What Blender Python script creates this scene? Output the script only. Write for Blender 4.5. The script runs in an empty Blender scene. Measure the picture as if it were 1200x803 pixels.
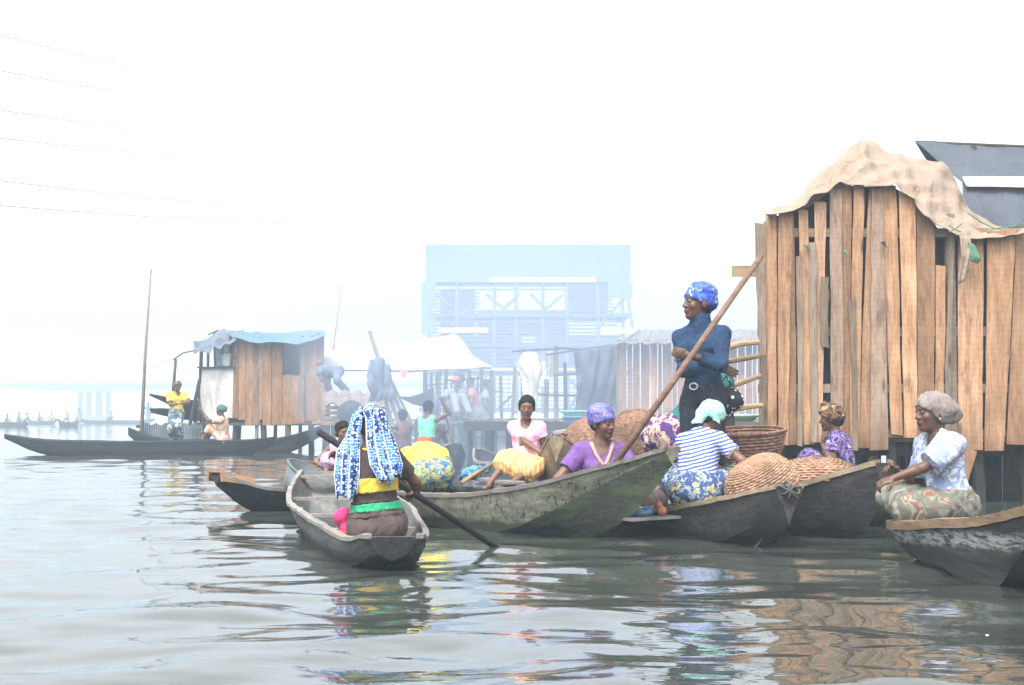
import bpy, math, random
import numpy as np
from math import sin, cos, pi, radians, sqrt
from mathutils import Vector, Matrix

random.seed(7)
RNG = np.random.default_rng(7)
SC = bpy.context.scene
COL = SC.collection

# ------------------------------------------------------------------ camera
FPX = 1900.0                       # focal length in units of a 1200-wide frame
CAM_H = 0.9
PITCH = radians(2.58)
cam_d = bpy.data.cameras.new('camera')
cam = bpy.data.objects.new('camera', cam_d)
COL.objects.link(cam)
cam.location = (0, 0, CAM_H)
cam.rotation_euler = (pi / 2 + PITCH, 0, 0)
cam_d.sensor_width = 36
cam_d.lens = 36 * FPX / 1200
cam_d.clip_start = 0.1
cam_d.clip_end = 5000
SC.camera = cam


def P(u, v, D):
    """point seen at photo pixel (u,v) at distance D ahead of the camera"""
    x = (u - 600) / FPX
    y = (401.5 - v) / FPX
    cy, sy = cos(PITCH), sin(PITCH)
    d = np.array([x, cy - y * sy, sy + y * cy])
    d = d / d[1]
    return np.array([0, 0, CAM_H]) + d * D


def XZ(u, v, D):
    p = P(u, v, D)
    return p[0], p[2]


def px2m(D):
    return D / FPX


# ------------------------------------------------------------------ tagging
def tag(o, label=None, cat=None, group=None, kind=None):
    if label: o['label'] = label
    if cat: o['category'] = cat
    if group: o['group'] = group
    if kind: o['kind'] = kind
    return o


def empty(name, loc=(0, 0, 0), rz=0.0, label=None, cat=None, group=None):
    o = bpy.data.objects.new(name, None)
    COL.objects.link(o)
    o.empty_display_size = 0.1
    o.location = [float(c) for c in loc]
    o.rotation_euler = (0, 0, rz)
    return tag(o, label, cat, group)


def link(name, me, parent=None, loc=None):
    o = bpy.data.objects.new(name, me)
    COL.objects.link(o)
    if parent is not None: o.parent = parent
    if loc is not None: o.location = [float(c) for c in loc]
    return o


def np_mesh(name, V, Q, mats, midx=None, smooth=True, rnd=None):
    me = bpy.data.meshes.new(name)
    V = np.asarray(V, dtype=np.float32)
    Q = np.asarray(Q, dtype=np.int32)
    n, k = Q.shape
    me.vertices.add(len(V)); me.vertices.foreach_set('co', V.ravel())
    me.loops.add(n * k); me.loops.foreach_set('vertex_index', Q.ravel())
    me.polygons.add(n)
    me.polygons.foreach_set('loop_start', np.arange(0, n * k, k, dtype=np.int32))
    if smooth: me.polygons.foreach_set('use_smooth', np.ones(n, dtype=bool))
    for m in (mats if isinstance(mats, (list, tuple)) else [mats]): me.materials.append(m)
    if midx is not None: me.polygons.foreach_set('material_index', np.asarray(midx, dtype=np.int32))
    if rnd is not None:
        a = me.attributes.new('rnd', 'FLOAT', 'FACE'); a.data.foreach_set('value', np.asarray(rnd, dtype=np.float32))
    me.update(calc_edges=True); me.validate()
    return me


def unit(v):
    v = np.asarray(v, float)
    return v / (np.linalg.norm(v) + 1e-12)


class MA:
    """collects shapes into ONE mesh"""
    def __init__(s):
        s.V = []; s.F = []; s.R = []; s.M = []; s.cur = 0.5; s.mi = 0; s.smooth = False

    def add(s, V, F):
        b = len(s.V)
        s.V.extend([tuple(map(float, v)) for v in V])
        for f in F:
            s.F.append(tuple(b + int(i) for i in f)); s.R.append(s.cur); s.M.append(s.mi)

    def box(s, c, size, R=None):
        c = np.asarray(c, float); h = np.asarray(size, float) / 2
        vs = np.array([[x, y, z] for x in (-1, 1) for y in (-1, 1) for z in (-1, 1)]) * h
        if R is not None: vs = vs @ np.asarray(R).T
        vs = vs + c
        s.add(vs, [(0, 1, 3, 2), (4, 6, 7, 5), (0, 4, 5, 1), (2, 3, 7, 6), (0, 2, 6, 4), (1, 5, 7, 3)])

    def beam(s, a, b, w, t, up=(0, 0, 1), rows=1, wob=0.0):
        """board from a to b, width w (along side), thickness t (along up)"""
        a = np.asarray(a, float); b = np.asarray(b, float)
        d = unit(b - a); up = np.asarray(up, float)
        if abs(np.dot(d, up)) > .98: up = np.array([0, 1, 0.])
        sd = unit(np.cross(d, up)); u = unit(np.cross(sd, d))
        vs = []; fs = []
        n = rows + 1
        for i in range(n):
            p = a + (b - a) * i / rows
            ww = w / 2 * (1 + random.uniform(-wob, wob))
            o = sd * random.uniform(-wob, wob) * w * .3 + u * random.uniform(-wob, wob) * t * .3
            for sx, sy in ((-1, -1), (1, -1), (1, 1), (-1, 1)):
                vs.append(p + sd * sx * ww + u * sy * t / 2 + o)
        for i in range(rows):
            for k in range(4):
                fs.append((i * 4 + k, i * 4 + (k + 1) % 4, (i + 1) * 4 + (k + 1) % 4, (i + 1) * 4 + k))
        fs.append((3, 2, 1, 0)); e = rows * 4; fs.append((e, e + 1, e + 2, e + 3))
        s.add(vs, fs)

    def tube(s, pts, rad, n=8, caps=True):
        pts = [np.asarray(p, float) for p in pts]
        if not hasattr(rad, '__len__'): rad = [rad] * len(pts)
        vs = []; fs = []
        ref = np.array([0.13, 0.21, 0.97])
        for i, p in enumerate(pts):
            d = unit(pts[min(i + 1, len(pts) - 1)] - pts[max(i - 1, 0)])
            if abs(np.dot(d, ref)) > .95: ref = np.array([.9, .3, .1])
            a = unit(np.cross(d, ref)); b = np.cross(d, a)
            for k in range(n):
                t = 2 * pi * k / n
                vs.append(p + (a * cos(t) + b * sin(t)) * rad[i])
        for i in range(len(pts) - 1):
            for k in range(n):
                fs.append((i * n + k, i * n + (k + 1) % n, (i + 1) * n + (k + 1) % n, (i + 1) * n + k))
        if caps:
            fs.append(tuple(range(n - 1, -1, -1))); e = (len(pts) - 1) * n
            fs.append(tuple(range(e, e + n)))
        s.add(vs, fs)

    def grid(s, G, thick=None, closed_u=False):
        """G[n][m] points; thick = vector or float (solid sheet)"""
        G = np.asarray(G, float); n, m = G.shape[:2]
        if thick is None:
            vs = G.reshape(-1, 3); fs = []
            for i in range(n - 1 + (1 if closed_u else 0)):
                for j in range(m - 1):
                    i2 = (i + 1) % n
                    fs.append((i * m + j, i * m + j + 1, i2 * m + j + 1, i2 * m + j))
            s.add(vs, fs); return
        gu = np.gradient(G, axis=0); gv = np.gradient(G, axis=1)
        N = np.cross(gu, gv); N /= (np.linalg.norm(N, axis=2, keepdims=True) + 1e-9)
        B = G + N * thick
        vs = np.concatenate([G.reshape(-1, 3), B.reshape(-1, 3)]); o = n * m; fs = []
        for i in range(n - 1):
            for j in range(m - 1):
                q = (i * m + j, i * m + j + 1, (i + 1) * m + j + 1, (i + 1) * m + j)
                fs.append(q); fs.append(tuple(o + k for k in reversed(q)))
        for i in range(n - 1):
            for j in (0, m - 1):
                q = (i * m + j, (i + 1) * m + j, o + (i + 1) * m + j, o + i * m + j)
                fs.append(q if j == 0 else q[::-1])
        for j in range(m - 1):
            for i in (0, n - 1):
                q = (i * m + j, o + i * m + j, o + i * m + j + 1, i * m + j + 1)
                fs.append(q if i == 0 else q[::-1])
        s.add(vs, fs)

    def mesh(s, name, mats, smooth=None):
        me = bpy.data.meshes.new(name)
        me.from_pydata(s.V, [], s.F)
        for m in (mats if isinstance(mats, (list, tuple)) else [mats]): me.materials.append(m)
        a = me.attributes.new('rnd', 'FLOAT', 'FACE'); a.data.foreach_set('value', s.R)
        me.polygons.foreach_set('material_index', s.M)
        sm = s.smooth if smooth is None else smooth
        me.polygons.foreach_set('use_smooth', [bool(sm)] * len(s.F))
        me.update()
        import bmesh
        bm = bmesh.new(); bm.from_mesh(me); bmesh.ops.recalc_face_normals(bm, faces=bm.faces); bm.to_mesh(me); bm.free()
        return me

    def obj(s, name, mats, parent=None, smooth=None, org=None):
        if org is not None:
            o = np.asarray(org, float)
            s.V = [tuple(np.asarray(v) - o) for v in s.V]
        ob = link(name, s.mesh(name, mats, smooth), parent)
        if org is not None and parent is None: ob.location = [float(c) for c in org]
        return ob


# ------------------------------------------------------------------ materials
class NT:
    def __init__(s, name, rough=.7, spec=.3):
        s.m = bpy.data.materials.new(name); s.m.use_nodes = True
        s.t = s.m.node_tree; s.t.nodes.clear()
        s.out = s.n('ShaderNodeOutputMaterial'); s.b = s.n('ShaderNodeBsdfPrincipled')
        s.l(s.b.outputs[0], s.out.inputs[0])
        s.b.inputs['Roughness'].default_value = rough
        s.b.inputs['Specular IOR Level'].default_value = spec
        s.tc = None

    def n(s, t, **k):
        x = s.t.nodes.new(t)
        for a, v in k.items(): setattr(x, a, v)
        return x

    def l(s, a, b): s.t.links.new(a, b)

    def co(s, scale=(1, 1, 1), rot=(0, 0, 0), loc=(0, 0, 0)):
        if s.tc is None: s.tc = s.n('ShaderNodeTexCoord')
        mp = s.n('ShaderNodeMapping'); s.l(s.tc.outputs['Object'], mp.inputs[0])
        mp.inputs['Scale'].default_value = scale; mp.inputs['Rotation'].default_value = rot; mp.inputs['Location'].default_value = loc
        return mp.outputs[0]

    def noise(s, co, scale=5, detail=4, rough=.55, dist=0):
        x = s.n('ShaderNodeTexNoise'); s.l(co, x.inputs['Vector'])
        x.inputs['Scale'].default_value = scale; x.inputs['Detail'].default_value = detail
        x.inputs['Roughness'].default_value = rough; x.inputs['Distortion'].default_value = dist
        return x.outputs['Fac']

    def vor(s, co, scale=5, out='Distance', feat='F1'):
        x = s.n('ShaderNodeTexVoronoi', feature=feat); s.l(co, x.inputs['Vector']); x.inputs['Scale'].default_value = scale
        return x.outputs[out]

    def wave(s, co, scale=5, dist=0, dscale=1, dir='Z', prof='SIN'):
        x = s.n('ShaderNodeTexWave', bands_direction=dir, wave_profile=prof); s.l(co, x.inputs['Vector'])
        x.inputs['Scale'].default_value = scale; x.inputs['Distortion'].default_value = dist; x.inputs['Detail Scale'].default_value = dscale
        return x.outputs['Fac']

    def ramp(s, fac, stops, const=False):
        x = s.n('ShaderNodeValToRGB'); e = x.color_ramp.elements
        if const: x.color_ramp.interpolation = 'CONSTANT'
        while len(e) < len(stops): e.new(1)
        for i, (p, c) in enumerate(stops):
            e[i].position = p
            e[i].color = (*c, 1) if hasattr(c, '__len__') else (c, c, c, 1)
        s.l(fac, x.inputs[0]); return x.outputs[0]

    def mix(s, f, a, b, mode='MIX'):
        x = s.n('ShaderNodeMixRGB', blend_type=mode)
        for i, v in enumerate((f, a, b)):
            if hasattr(v, 'default_value'): s.l(v, x.inputs[i])
            elif i == 0: x.inputs[0].default_value = v
            else: x.inputs[i].default_value = (*v, 1) if hasattr(v, '__len__') else (v, v, v, 1)
        return x.outputs[0]

    def math(s, op, a, b=0):
        x = s.n('ShaderNodeMath', operation=op)
        for i, v in enumerate((a, b)):
            if hasattr(v, 'default_value'): s.l(v, x.inputs[i])
            else: x.inputs[i].default_value = v
        return x.outputs[0]

    def attr(s, name='rnd'):
        x = s.n('ShaderNodeAttribute'); x.attribute_name = name; return x.outputs['Fac']

    def col(s, c):
        if hasattr(c, 'default_value'): s.l(c, s.b.inputs['Base Color'])
        else: s.b.inputs['Base Color'].default_value = (*c, 1)
        return s

    def bump(s, h, strength=.4, dist=.01):
        x = s.n('ShaderNodeBump'); x.inputs['Strength'].default_value = strength; x.inputs['Distance'].default_value = dist
        s.l(h, x.inputs['Height']); s.l(x.outputs[0], s.b.inputs['Normal']); return s

    def rough(s, fac, lo, hi):
        x = s.n('ShaderNodeMapRange'); s.l(fac, x.inputs[0]); x.inputs[3].default_value = lo; x.inputs[4].default_value = hi
        s.l(x.outputs[0], s.b.inputs['Roughness'])


MC = {}
KD = .80          # overall scale of the base colours
def kd(c): return tuple(x * KD for x in c)


def plain(name, c, rough=.75, var=.25, scale=18, spec=.3, bump=.25):
    if name in MC: return MC[name]
    c = kd(c); t = NT(name, rough, spec); co = t.co()
    f = t.noise(co, scale, 5, .6)
    lo = tuple(x * (1 - var) for x in c); hi = tuple(min(1, x * (1 + var)) for x in c)
    t.col(t.ramp(f, [(.3, lo), (.7, hi)]))
    if name.startswith(('cloth', 'headscarf')): t.bump(t.math('ADD', t.noise(co, 11, 3, .6, 1.5), t.math('MULTIPLY', t.noise(co, 120, 2), .12)), .55, .02)
    elif bump: t.bump(t.noise(co, scale * 3, 4), bump, .004)
    MC[name] = t.m; return t.m


def wood(name, dark, mid, light, axis='X', rough=.75, stain=.4, useattr=True, moss=None, grain=1.0, bump=.5, edge=None, saw=0.):
    if name in MC: return MC[name]
    dark, mid, light = kd(dark), kd(mid), kd(light)
    t = NT(name, rough, .25)
    st = {'X': (.8, 7, 7), 'Y': (7, .8, 7), 'Z': (7, 7, .8)}[axis]
    co = t.co(st)
    if useattr:
        # shift the grain per plank
        v = t.n('ShaderNodeVectorMath', operation='ADD'); t.l(co, v.inputs[0])
        cmb = t.n('ShaderNodeCombineXYZ'); a = t.math('MULTIPLY', t.attr(), 37.0)
        for i in range(3): t.l(a, cmb.inputs[i])
        t.l(cmb.outputs[0], v.inputs[1]); co = v.outputs[0]
    f1 = t.noise(co, 1.6 * grain, 6, .6, 1.2)
    f2 = t.noise(co, 9 * grain, 5, .6, .5)
    c = t.ramp(f1, [(.25, dark), (.5, mid), (.75, light)])
    c = t.mix(.32, c, t.ramp(f2, [(.3, tuple(x * .55 for x in mid)), (.62, tuple(min(1, x * 1.2) for x in light))]))
    if useattr:
        c = t.mix(.75, c, t.ramp(t.attr(), [(0, .5), (.35, .8), (.7, 1.05), (1, 1.35)]), 'MULTIPLY')
        g_ = t.n('ShaderNodeRGBToBW'); t.l(c, g_.inputs[0])
        c = t.mix(t.ramp(t.attr(), [(.32, 0.), (.34, .38), (.40, .38), (.43, 0.), (.82, 0.), (.84, .3), (.88, .3), (.91, 0.)]), c, g_.outputs[0])
    if saw:
        sw = t.wave(t.co((1, 1, 1)), 5, 6, 1.5, 'Z'); c = t.mix(saw, c, t.ramp(sw, [(.0, .78), (.5, 1.08)]), 'MULTIPLY')
        sz = t.n('ShaderNodeSeparateXYZ'); t.l(t.co(), sz.inputs[0]); z_ = t.math('ADD', sz.outputs[2], t.math('MULTIPLY', t.noise(t.co((6, 6, .9)), 1.6, 4), -1.0))
        c = t.mix(t.ramp(z_, [(.0, .62), (.42, 0.)]), c, tuple(x * 1.1 for x in dark))     # damp and dirt along the lower ends
        pt = t.noise(t.co((3, 3, 1.1)), 2.6, 5, .6); c = t.mix(t.ramp(pt, [(.56, 0.), (.70, .55)]), c, tuple(x * .8 for x in dark))
    s = t.noise(t.co((1.3, 1.3, .6)), 2.2, 6, .65)
    c = t.mix(t.ramp(s, [(.5, 0.), (.72, stain)]), c, tuple(x * .35 for x in dark))
    if name.startswith('boat_'):
        c = t.mix(.7, c, t.ramp(t.attr(), [(0, .62), (1, 1.3)]), 'MULTIPLY')
        # the planks stay wet and dark just above the water
        sz = t.n('ShaderNodeSeparateXYZ'); t.l(t.co(), sz.inputs[0]); z_ = t.math('ADD', sz.outputs[2], t.math('MULTIPLY', t.noise(t.co((1.5, 4, 4)), 2, 4), -.08))
        c = t.mix(t.ramp(z_, [(.0, .6), (.05, 0.)]), c, tuple(x * .3 for x in dark))
    if moss:
        g = t.noise(t.co((.6, 3, 3)), 2.0, 5, .6)
        c = t.mix(t.ramp(g, [(.5, 0.), (.58, .85)]), c, moss)
    # knots and dark resin streaks
    kn = t.vor(t.co({'X': (1.2, 5, 5), 'Y': (5, 1.2, 5), 'Z': (5, 5, 1.2)}[axis]), 1.0)
    c = t.mix(t.ramp(kn, [(.05, .75), (.13, 0.)]), c, tuple(x * .4 for x in dark))
    t.col(c)
    t.bump(t.math('ADD', f1, f2), bump, .006)
    MC[name] = t.m; return t.m


# ------------------------------------------------------------------ SDF bodies
def cap(a, b, ra, rb=None, fl=None, ff=1.0):
    return ('c', np.asarray(a, float), np.asarray(b, float), ra, ra if rb is None else rb, fl, ff)


def ell(c, r, R=None):
    if not hasattr(r, '__len__'): r = (r, r, r)
    return ('e', np.asarray(c, float), np.asarray(r, float), np.eye(3) if R is None else R)


class Field:
    def __init__(s, lo, hi, h):
        s.lo = np.asarray(lo, float); s.h = h
        s.n = np.ceil((np.asarray(hi) - s.lo) / h).astype(int) + 1
        s.ax = [s.lo[i] + h * np.arange(s.n[i]) for i in range(3)]
        s.F = np.full(s.n, .5, dtype=np.float32)

    def _sub(s, lo, hi):
        a = np.clip(np.floor((lo - s.lo) / s.h).astype(int), 0, s.n)
        b = np.clip(np.ceil((hi - s.lo) / s.h).astype(int) + 1, 0, s.n)
        if np.any(b <= a): return None, None
        sl = tuple(slice(a[i], b[i]) for i in range(3))
        X, Y, Z = np.meshgrid(*[s.ax[i][sl[i]] for i in range(3)], indexing='ij', sparse=True)
        return sl, (X, Y, Z)

    def dist(s, p, inf, m):
        if p[0] == 'c':
            _, a, b, ra, rb, fl, ff = p
            r = max(ra, rb) + inf
            sl, g = s._sub(np.minimum(a, b) - r - m, np.maximum(a, b) + r + m)
            if sl is None: return None, None, None
            X, Y, Z = g; ba = b - a; L = np.dot(ba, ba) + 1e-12
            px, py, pz = X - a[0], Y - a[1], Z - a[2]
            t = np.clip((px * ba[0] + py * ba[1] + pz * ba[2]) / L, 0, 1)
            qx, qy, qz = px - t * ba[0], py - t * ba[1], pz - t * ba[2]
            if fl is not None:
                k = (qx * fl[0] + qy * fl[1] + qz * fl[2]) * (ff - 1)
                qx, qy, qz = qx + k * fl[0], qy + k * fl[1], qz + k * fl[2]
            d = np.sqrt(qx * qx + qy * qy + qz * qz) - (ra + (rb - ra) * t) - inf
        else:
            _, c, r, R = p
            rr = max(r) + inf
            sl, g = s._sub(c - rr - m, c + rr + m)
            if sl is None: return None, None, None
            X, Y, Z = g; r = r + inf
            x, y, z = X - c[0], Y - c[1], Z - c[2]
            q = [(x * R[0, i] + y * R[1, i] + z * R[2, i]) for i in range(3)]
            k0 = np.sqrt(sum((q[i] / r[i]) ** 2 for i in range(3)))
            k1 = np.sqrt(sum((q[i] / r[i] ** 2) ** 2 for i in range(3))) + 1e-9
            d = k0 * (k0 - 1) / k1
        return sl, g, d

    def add(s, p, k=.02, inf=0., clips=()):
        sl, g, d = s.dist(p, inf, .06)
        if sl is None: return
        for (pt, n) in clips:
            d = np.maximum(d, (g[0] - pt[0]) * n[0] + (g[1] - pt[1]) * n[1] + (g[2] - pt[2]) * n[2])
        F = s.F[sl]
        h = np.clip(.5 + .5 * (F - d) / k, 0, 1)
        s.F[sl] = (F * (1 - h) + d * h - k * h * (1 - h)).astype(np.float32)

    def cut(s, p, inf=0.):
        sl, g, d = s.dist(p, inf, .03)
        if sl is None: return
        s.F[sl] = np.maximum(s.F[sl], -d)

    def clip(s, pt, n):
        X, Y, Z = np.meshgrid(*s.ax, indexing='ij', sparse=True)
        s.F = np.maximum(s.F, (X - pt[0]) * n[0] + (Y - pt[1]) * n[1] + (Z - pt[2]) * n[2]).astype(np.float32)

    def noise(s, amp, freq=14, seed=1, stretch=None, n=7):
        r = np.random.default_rng(seed)
        m = np.abs(s.F) < max(3 * s.h, amp * 2.5)
        I = np.argwhere(m)
        p = s.lo + s.h * I
        v = np.zeros(len(I))
        for i in range(n):
            d = unit(r.normal(size=3))
            if stretch is not None: d = unit(d * np.asarray(stretch))
            f = freq * (0.6 + 1.6 * r.random())
            q_ = p @ d * f + r.random() * 6.28 + 1.5 * np.sin(p[:, (i + 1) % 3] * f * .5 + i)
            v += np.sin(q_) if i % 2 else (1 - 2 * np.abs(np.sin(q_ * .5))) * 1.1
        s.F[m] += (v / sqrt(n) * amp).astype(np.float32)

    def mesh(s):
        F = s.F; S = F < 0
        c = np.zeros(np.array(F.shape) - 1, dtype=np.int8)
        O = [(i, j, k) for i in (0, 1) for j in (0, 1) for k in (0, 1)]
        nx, ny, nz = c.shape
        for (i, j, k) in O: c += S[i:i + nx, j:j + ny, k:k + nz]
        act = (c > 0) & (c < 8)
        idx = np.full(c.shape, -1, dtype=np.int32)
        I = np.argwhere(act); idx[act] = np.arange(len(I))
        acc = np.zeros((len(I), 3)); cnt = np.zeros(len(I))
        for a in O:
            for ax in range(3):
                if a[ax]: continue
                b = list(a); b[ax] = 1
                fa = F[I[:, 0] + a[0], I[:, 1] + a[1], I[:, 2] + a[2]]
                fb = F[I[:, 0] + b[0], I[:, 1] + b[1], I[:, 2] + b[2]]
                m = (fa < 0) != (fb < 0)
                t = np.where(m, fa / np.where(m, fa - fb, 1), 0)
                pos = np.repeat(np.array([a], float), len(I), 0); pos[:, ax] += t
                acc[m] += pos[m]; cnt += m
        V = s.lo + s.h * (I + acc / np.maximum(cnt, 1)[:, None])
        Q = []
        for ax in range(3):
            o1, o2 = (ax + 1) % 3, (ax + 2) % 3
            A = [slice(1, -1)] * 3; B = [slice(1, -1)] * 3
            A[ax] = slice(0, -1); B[ax] = slice(1, None)
            m = S[tuple(A)] != S[tuple(B)]
            E = np.argwhere(m) + 1; E[:, ax] -= 1
            if not len(E): continue
            ins = S[E[:, 0], E[:, 1], E[:, 2]]
            cs = []
            for (d1, d2) in ((-1, -1), (0, -1), (0, 0), (-1, 0)):
                C = E.copy(); C[:, o1] += d1; C[:, o2] += d2
                cs.append(idx[C[:, 0], C[:, 1], C[:, 2]])
            q = np.stack(cs, 1); q[~ins] = q[~ins][:, ::-1]
            Q.append(q)
        Q = np.concatenate(Q); Q = Q[(Q >= 0).all(1)]
        return V, Q


def bounds(prims, pad):
    lo = np.full(3, 1e9); hi = -lo
    for p in prims:
        if p[0] == 'c':
            r = max(p[3], p[4]); lo = np.minimum(lo, np.minimum(p[1], p[2]) - r); hi = np.maximum(hi, np.maximum(p[1], p[2]) + r)
        else:
            r = max(p[2]); lo = np.minimum(lo, p[1] - r); hi = np.maximum(hi, p[1] + r)
    return lo - pad, hi + pad


def sdf_obj(name, prims, mat, parent, h=.01, k=.02, noise=None, org=(0, 0, 0), cuts=(), inf=0., clips=()):
    """prims given in world space, the mesh is stored relative to org"""
    lo, hi = bounds(prims, .03 + inf)
    f = Field(lo, hi, h)
    for p in prims: f.add(p, k, inf)
    for p in cuts: f.cut(p)
    for c in clips: f.clip(*c)
    if noise: f.noise(*noise)
    V, Q = f.mesh()
    me = np_mesh(name, V - np.asarray(org), Q, mat)
    return link(name, me, parent)
# ------------------------------------------------------------------ people
def skin_mat(name, c):
    if name in MC: return MC[name]
    c = kd(c); t = NT(name, .48, .4); co = t.co()
    f = t.noise(co, 22, 5)
    t.col(t.ramp(f, [(.3, tuple(x * .82 for x in c)), (.7, tuple(x * 1.15 for x in c))]))
    t.bump(t.noise(co, 120, 2), .15, .002)
    t.b.inputs['Subsurface Weight'].default_value = 0.0
    MC[name] = t.m; return t.m


SKIN = skin_mat('skin', (.115, .052, .032))
SKIN_L = skin_mat('skin_light', (.16, .075, .046))
EYEW = plain('eye_white', (.30, .26, .24), .3, .03, 5, .5, 0)
EYED = plain('eye_dark', (.012, .008, .006), .2, .0, 5, .5, 0)
LIPS = plain('lips', (.105, .04, .035), .45, .1, 30, .4, 0)
HAIR = plain('hair_black', (.014, .012, .012), .85, .5, 220, .2, .8)


def rotv(v, ax, a):
    ax = unit(ax); v = np.asarray(v, float)
    return v * cos(a) + np.cross(ax, v) * sin(a) + ax * np.dot(ax, v) * (1 - cos(a))


def ik(a, t, l1, l2, hint):
    a = np.asarray(a, float); t = np.asarray(t, float); d = t - a; L = np.linalg.norm(d); u = d / (L + 1e-9)
    L = min(L, (l1 + l2) * .995); t = a + u * L
    x = (l1 * l1 - l2 * l2 + L * L) / (2 * L + 1e-9)
    y = sqrt(max(0, l1 * l1 - x * x))
    h = np.asarray(hint, float); h = unit(h - u * np.dot(h, u))
    return a + u * x + h * y, t


def hand(prims, w, d, n, S, side, curl=.35, k=.006):
    """w wrist, d pointing direction, n palm normal (fingers curl to n), side=+1 thumb on cross(d,n) side"""
    d = unit(d); n = unit(n - d * np.dot(n, d)); t = unit(np.cross(d, n)) * side
    pal = w + d * .045 * S
    R = np.stack([d, t, n], 1)
    prims.append((ell(pal, (.050 * S, .040 * S, .017 * S), R), .012))
    for i, (o, l, r) in enumerate(((.028, .92, .0092), (.0095, 1.0, .0096), (-.0095, .95, .0092), (-.027, .76, .0082))):
        p = w + d * .078 * S + t * o * S
        a = curl * .6
        for seg, L in enumerate((.042, .027, .021)):
            q = p + (d * cos(a) + n * sin(a) + t * o * 1.2) * L * l * S
            prims.append((cap(p, q, r * S * (1 - .07 * seg), r * S * (.94 - .08 * seg)), .004 if seg else .008))
            p = q; a += curl * (1.15 if seg == 0 else .9)
    b = w + d * .018 * S + t * .026 * S
    m = b + (d * .55 + t * .75 + n * .25 * (1 + curl)) * .042 * S
    e = m + (d * .85 + t * .15 + n * .45 * (1 + curl)) * .032 * S
    prims.append((cap(b, m, .0125 * S, .0105 * S), .010)); prims.append((cap(m, e, .0105 * S, .0085 * S), .004))


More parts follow.
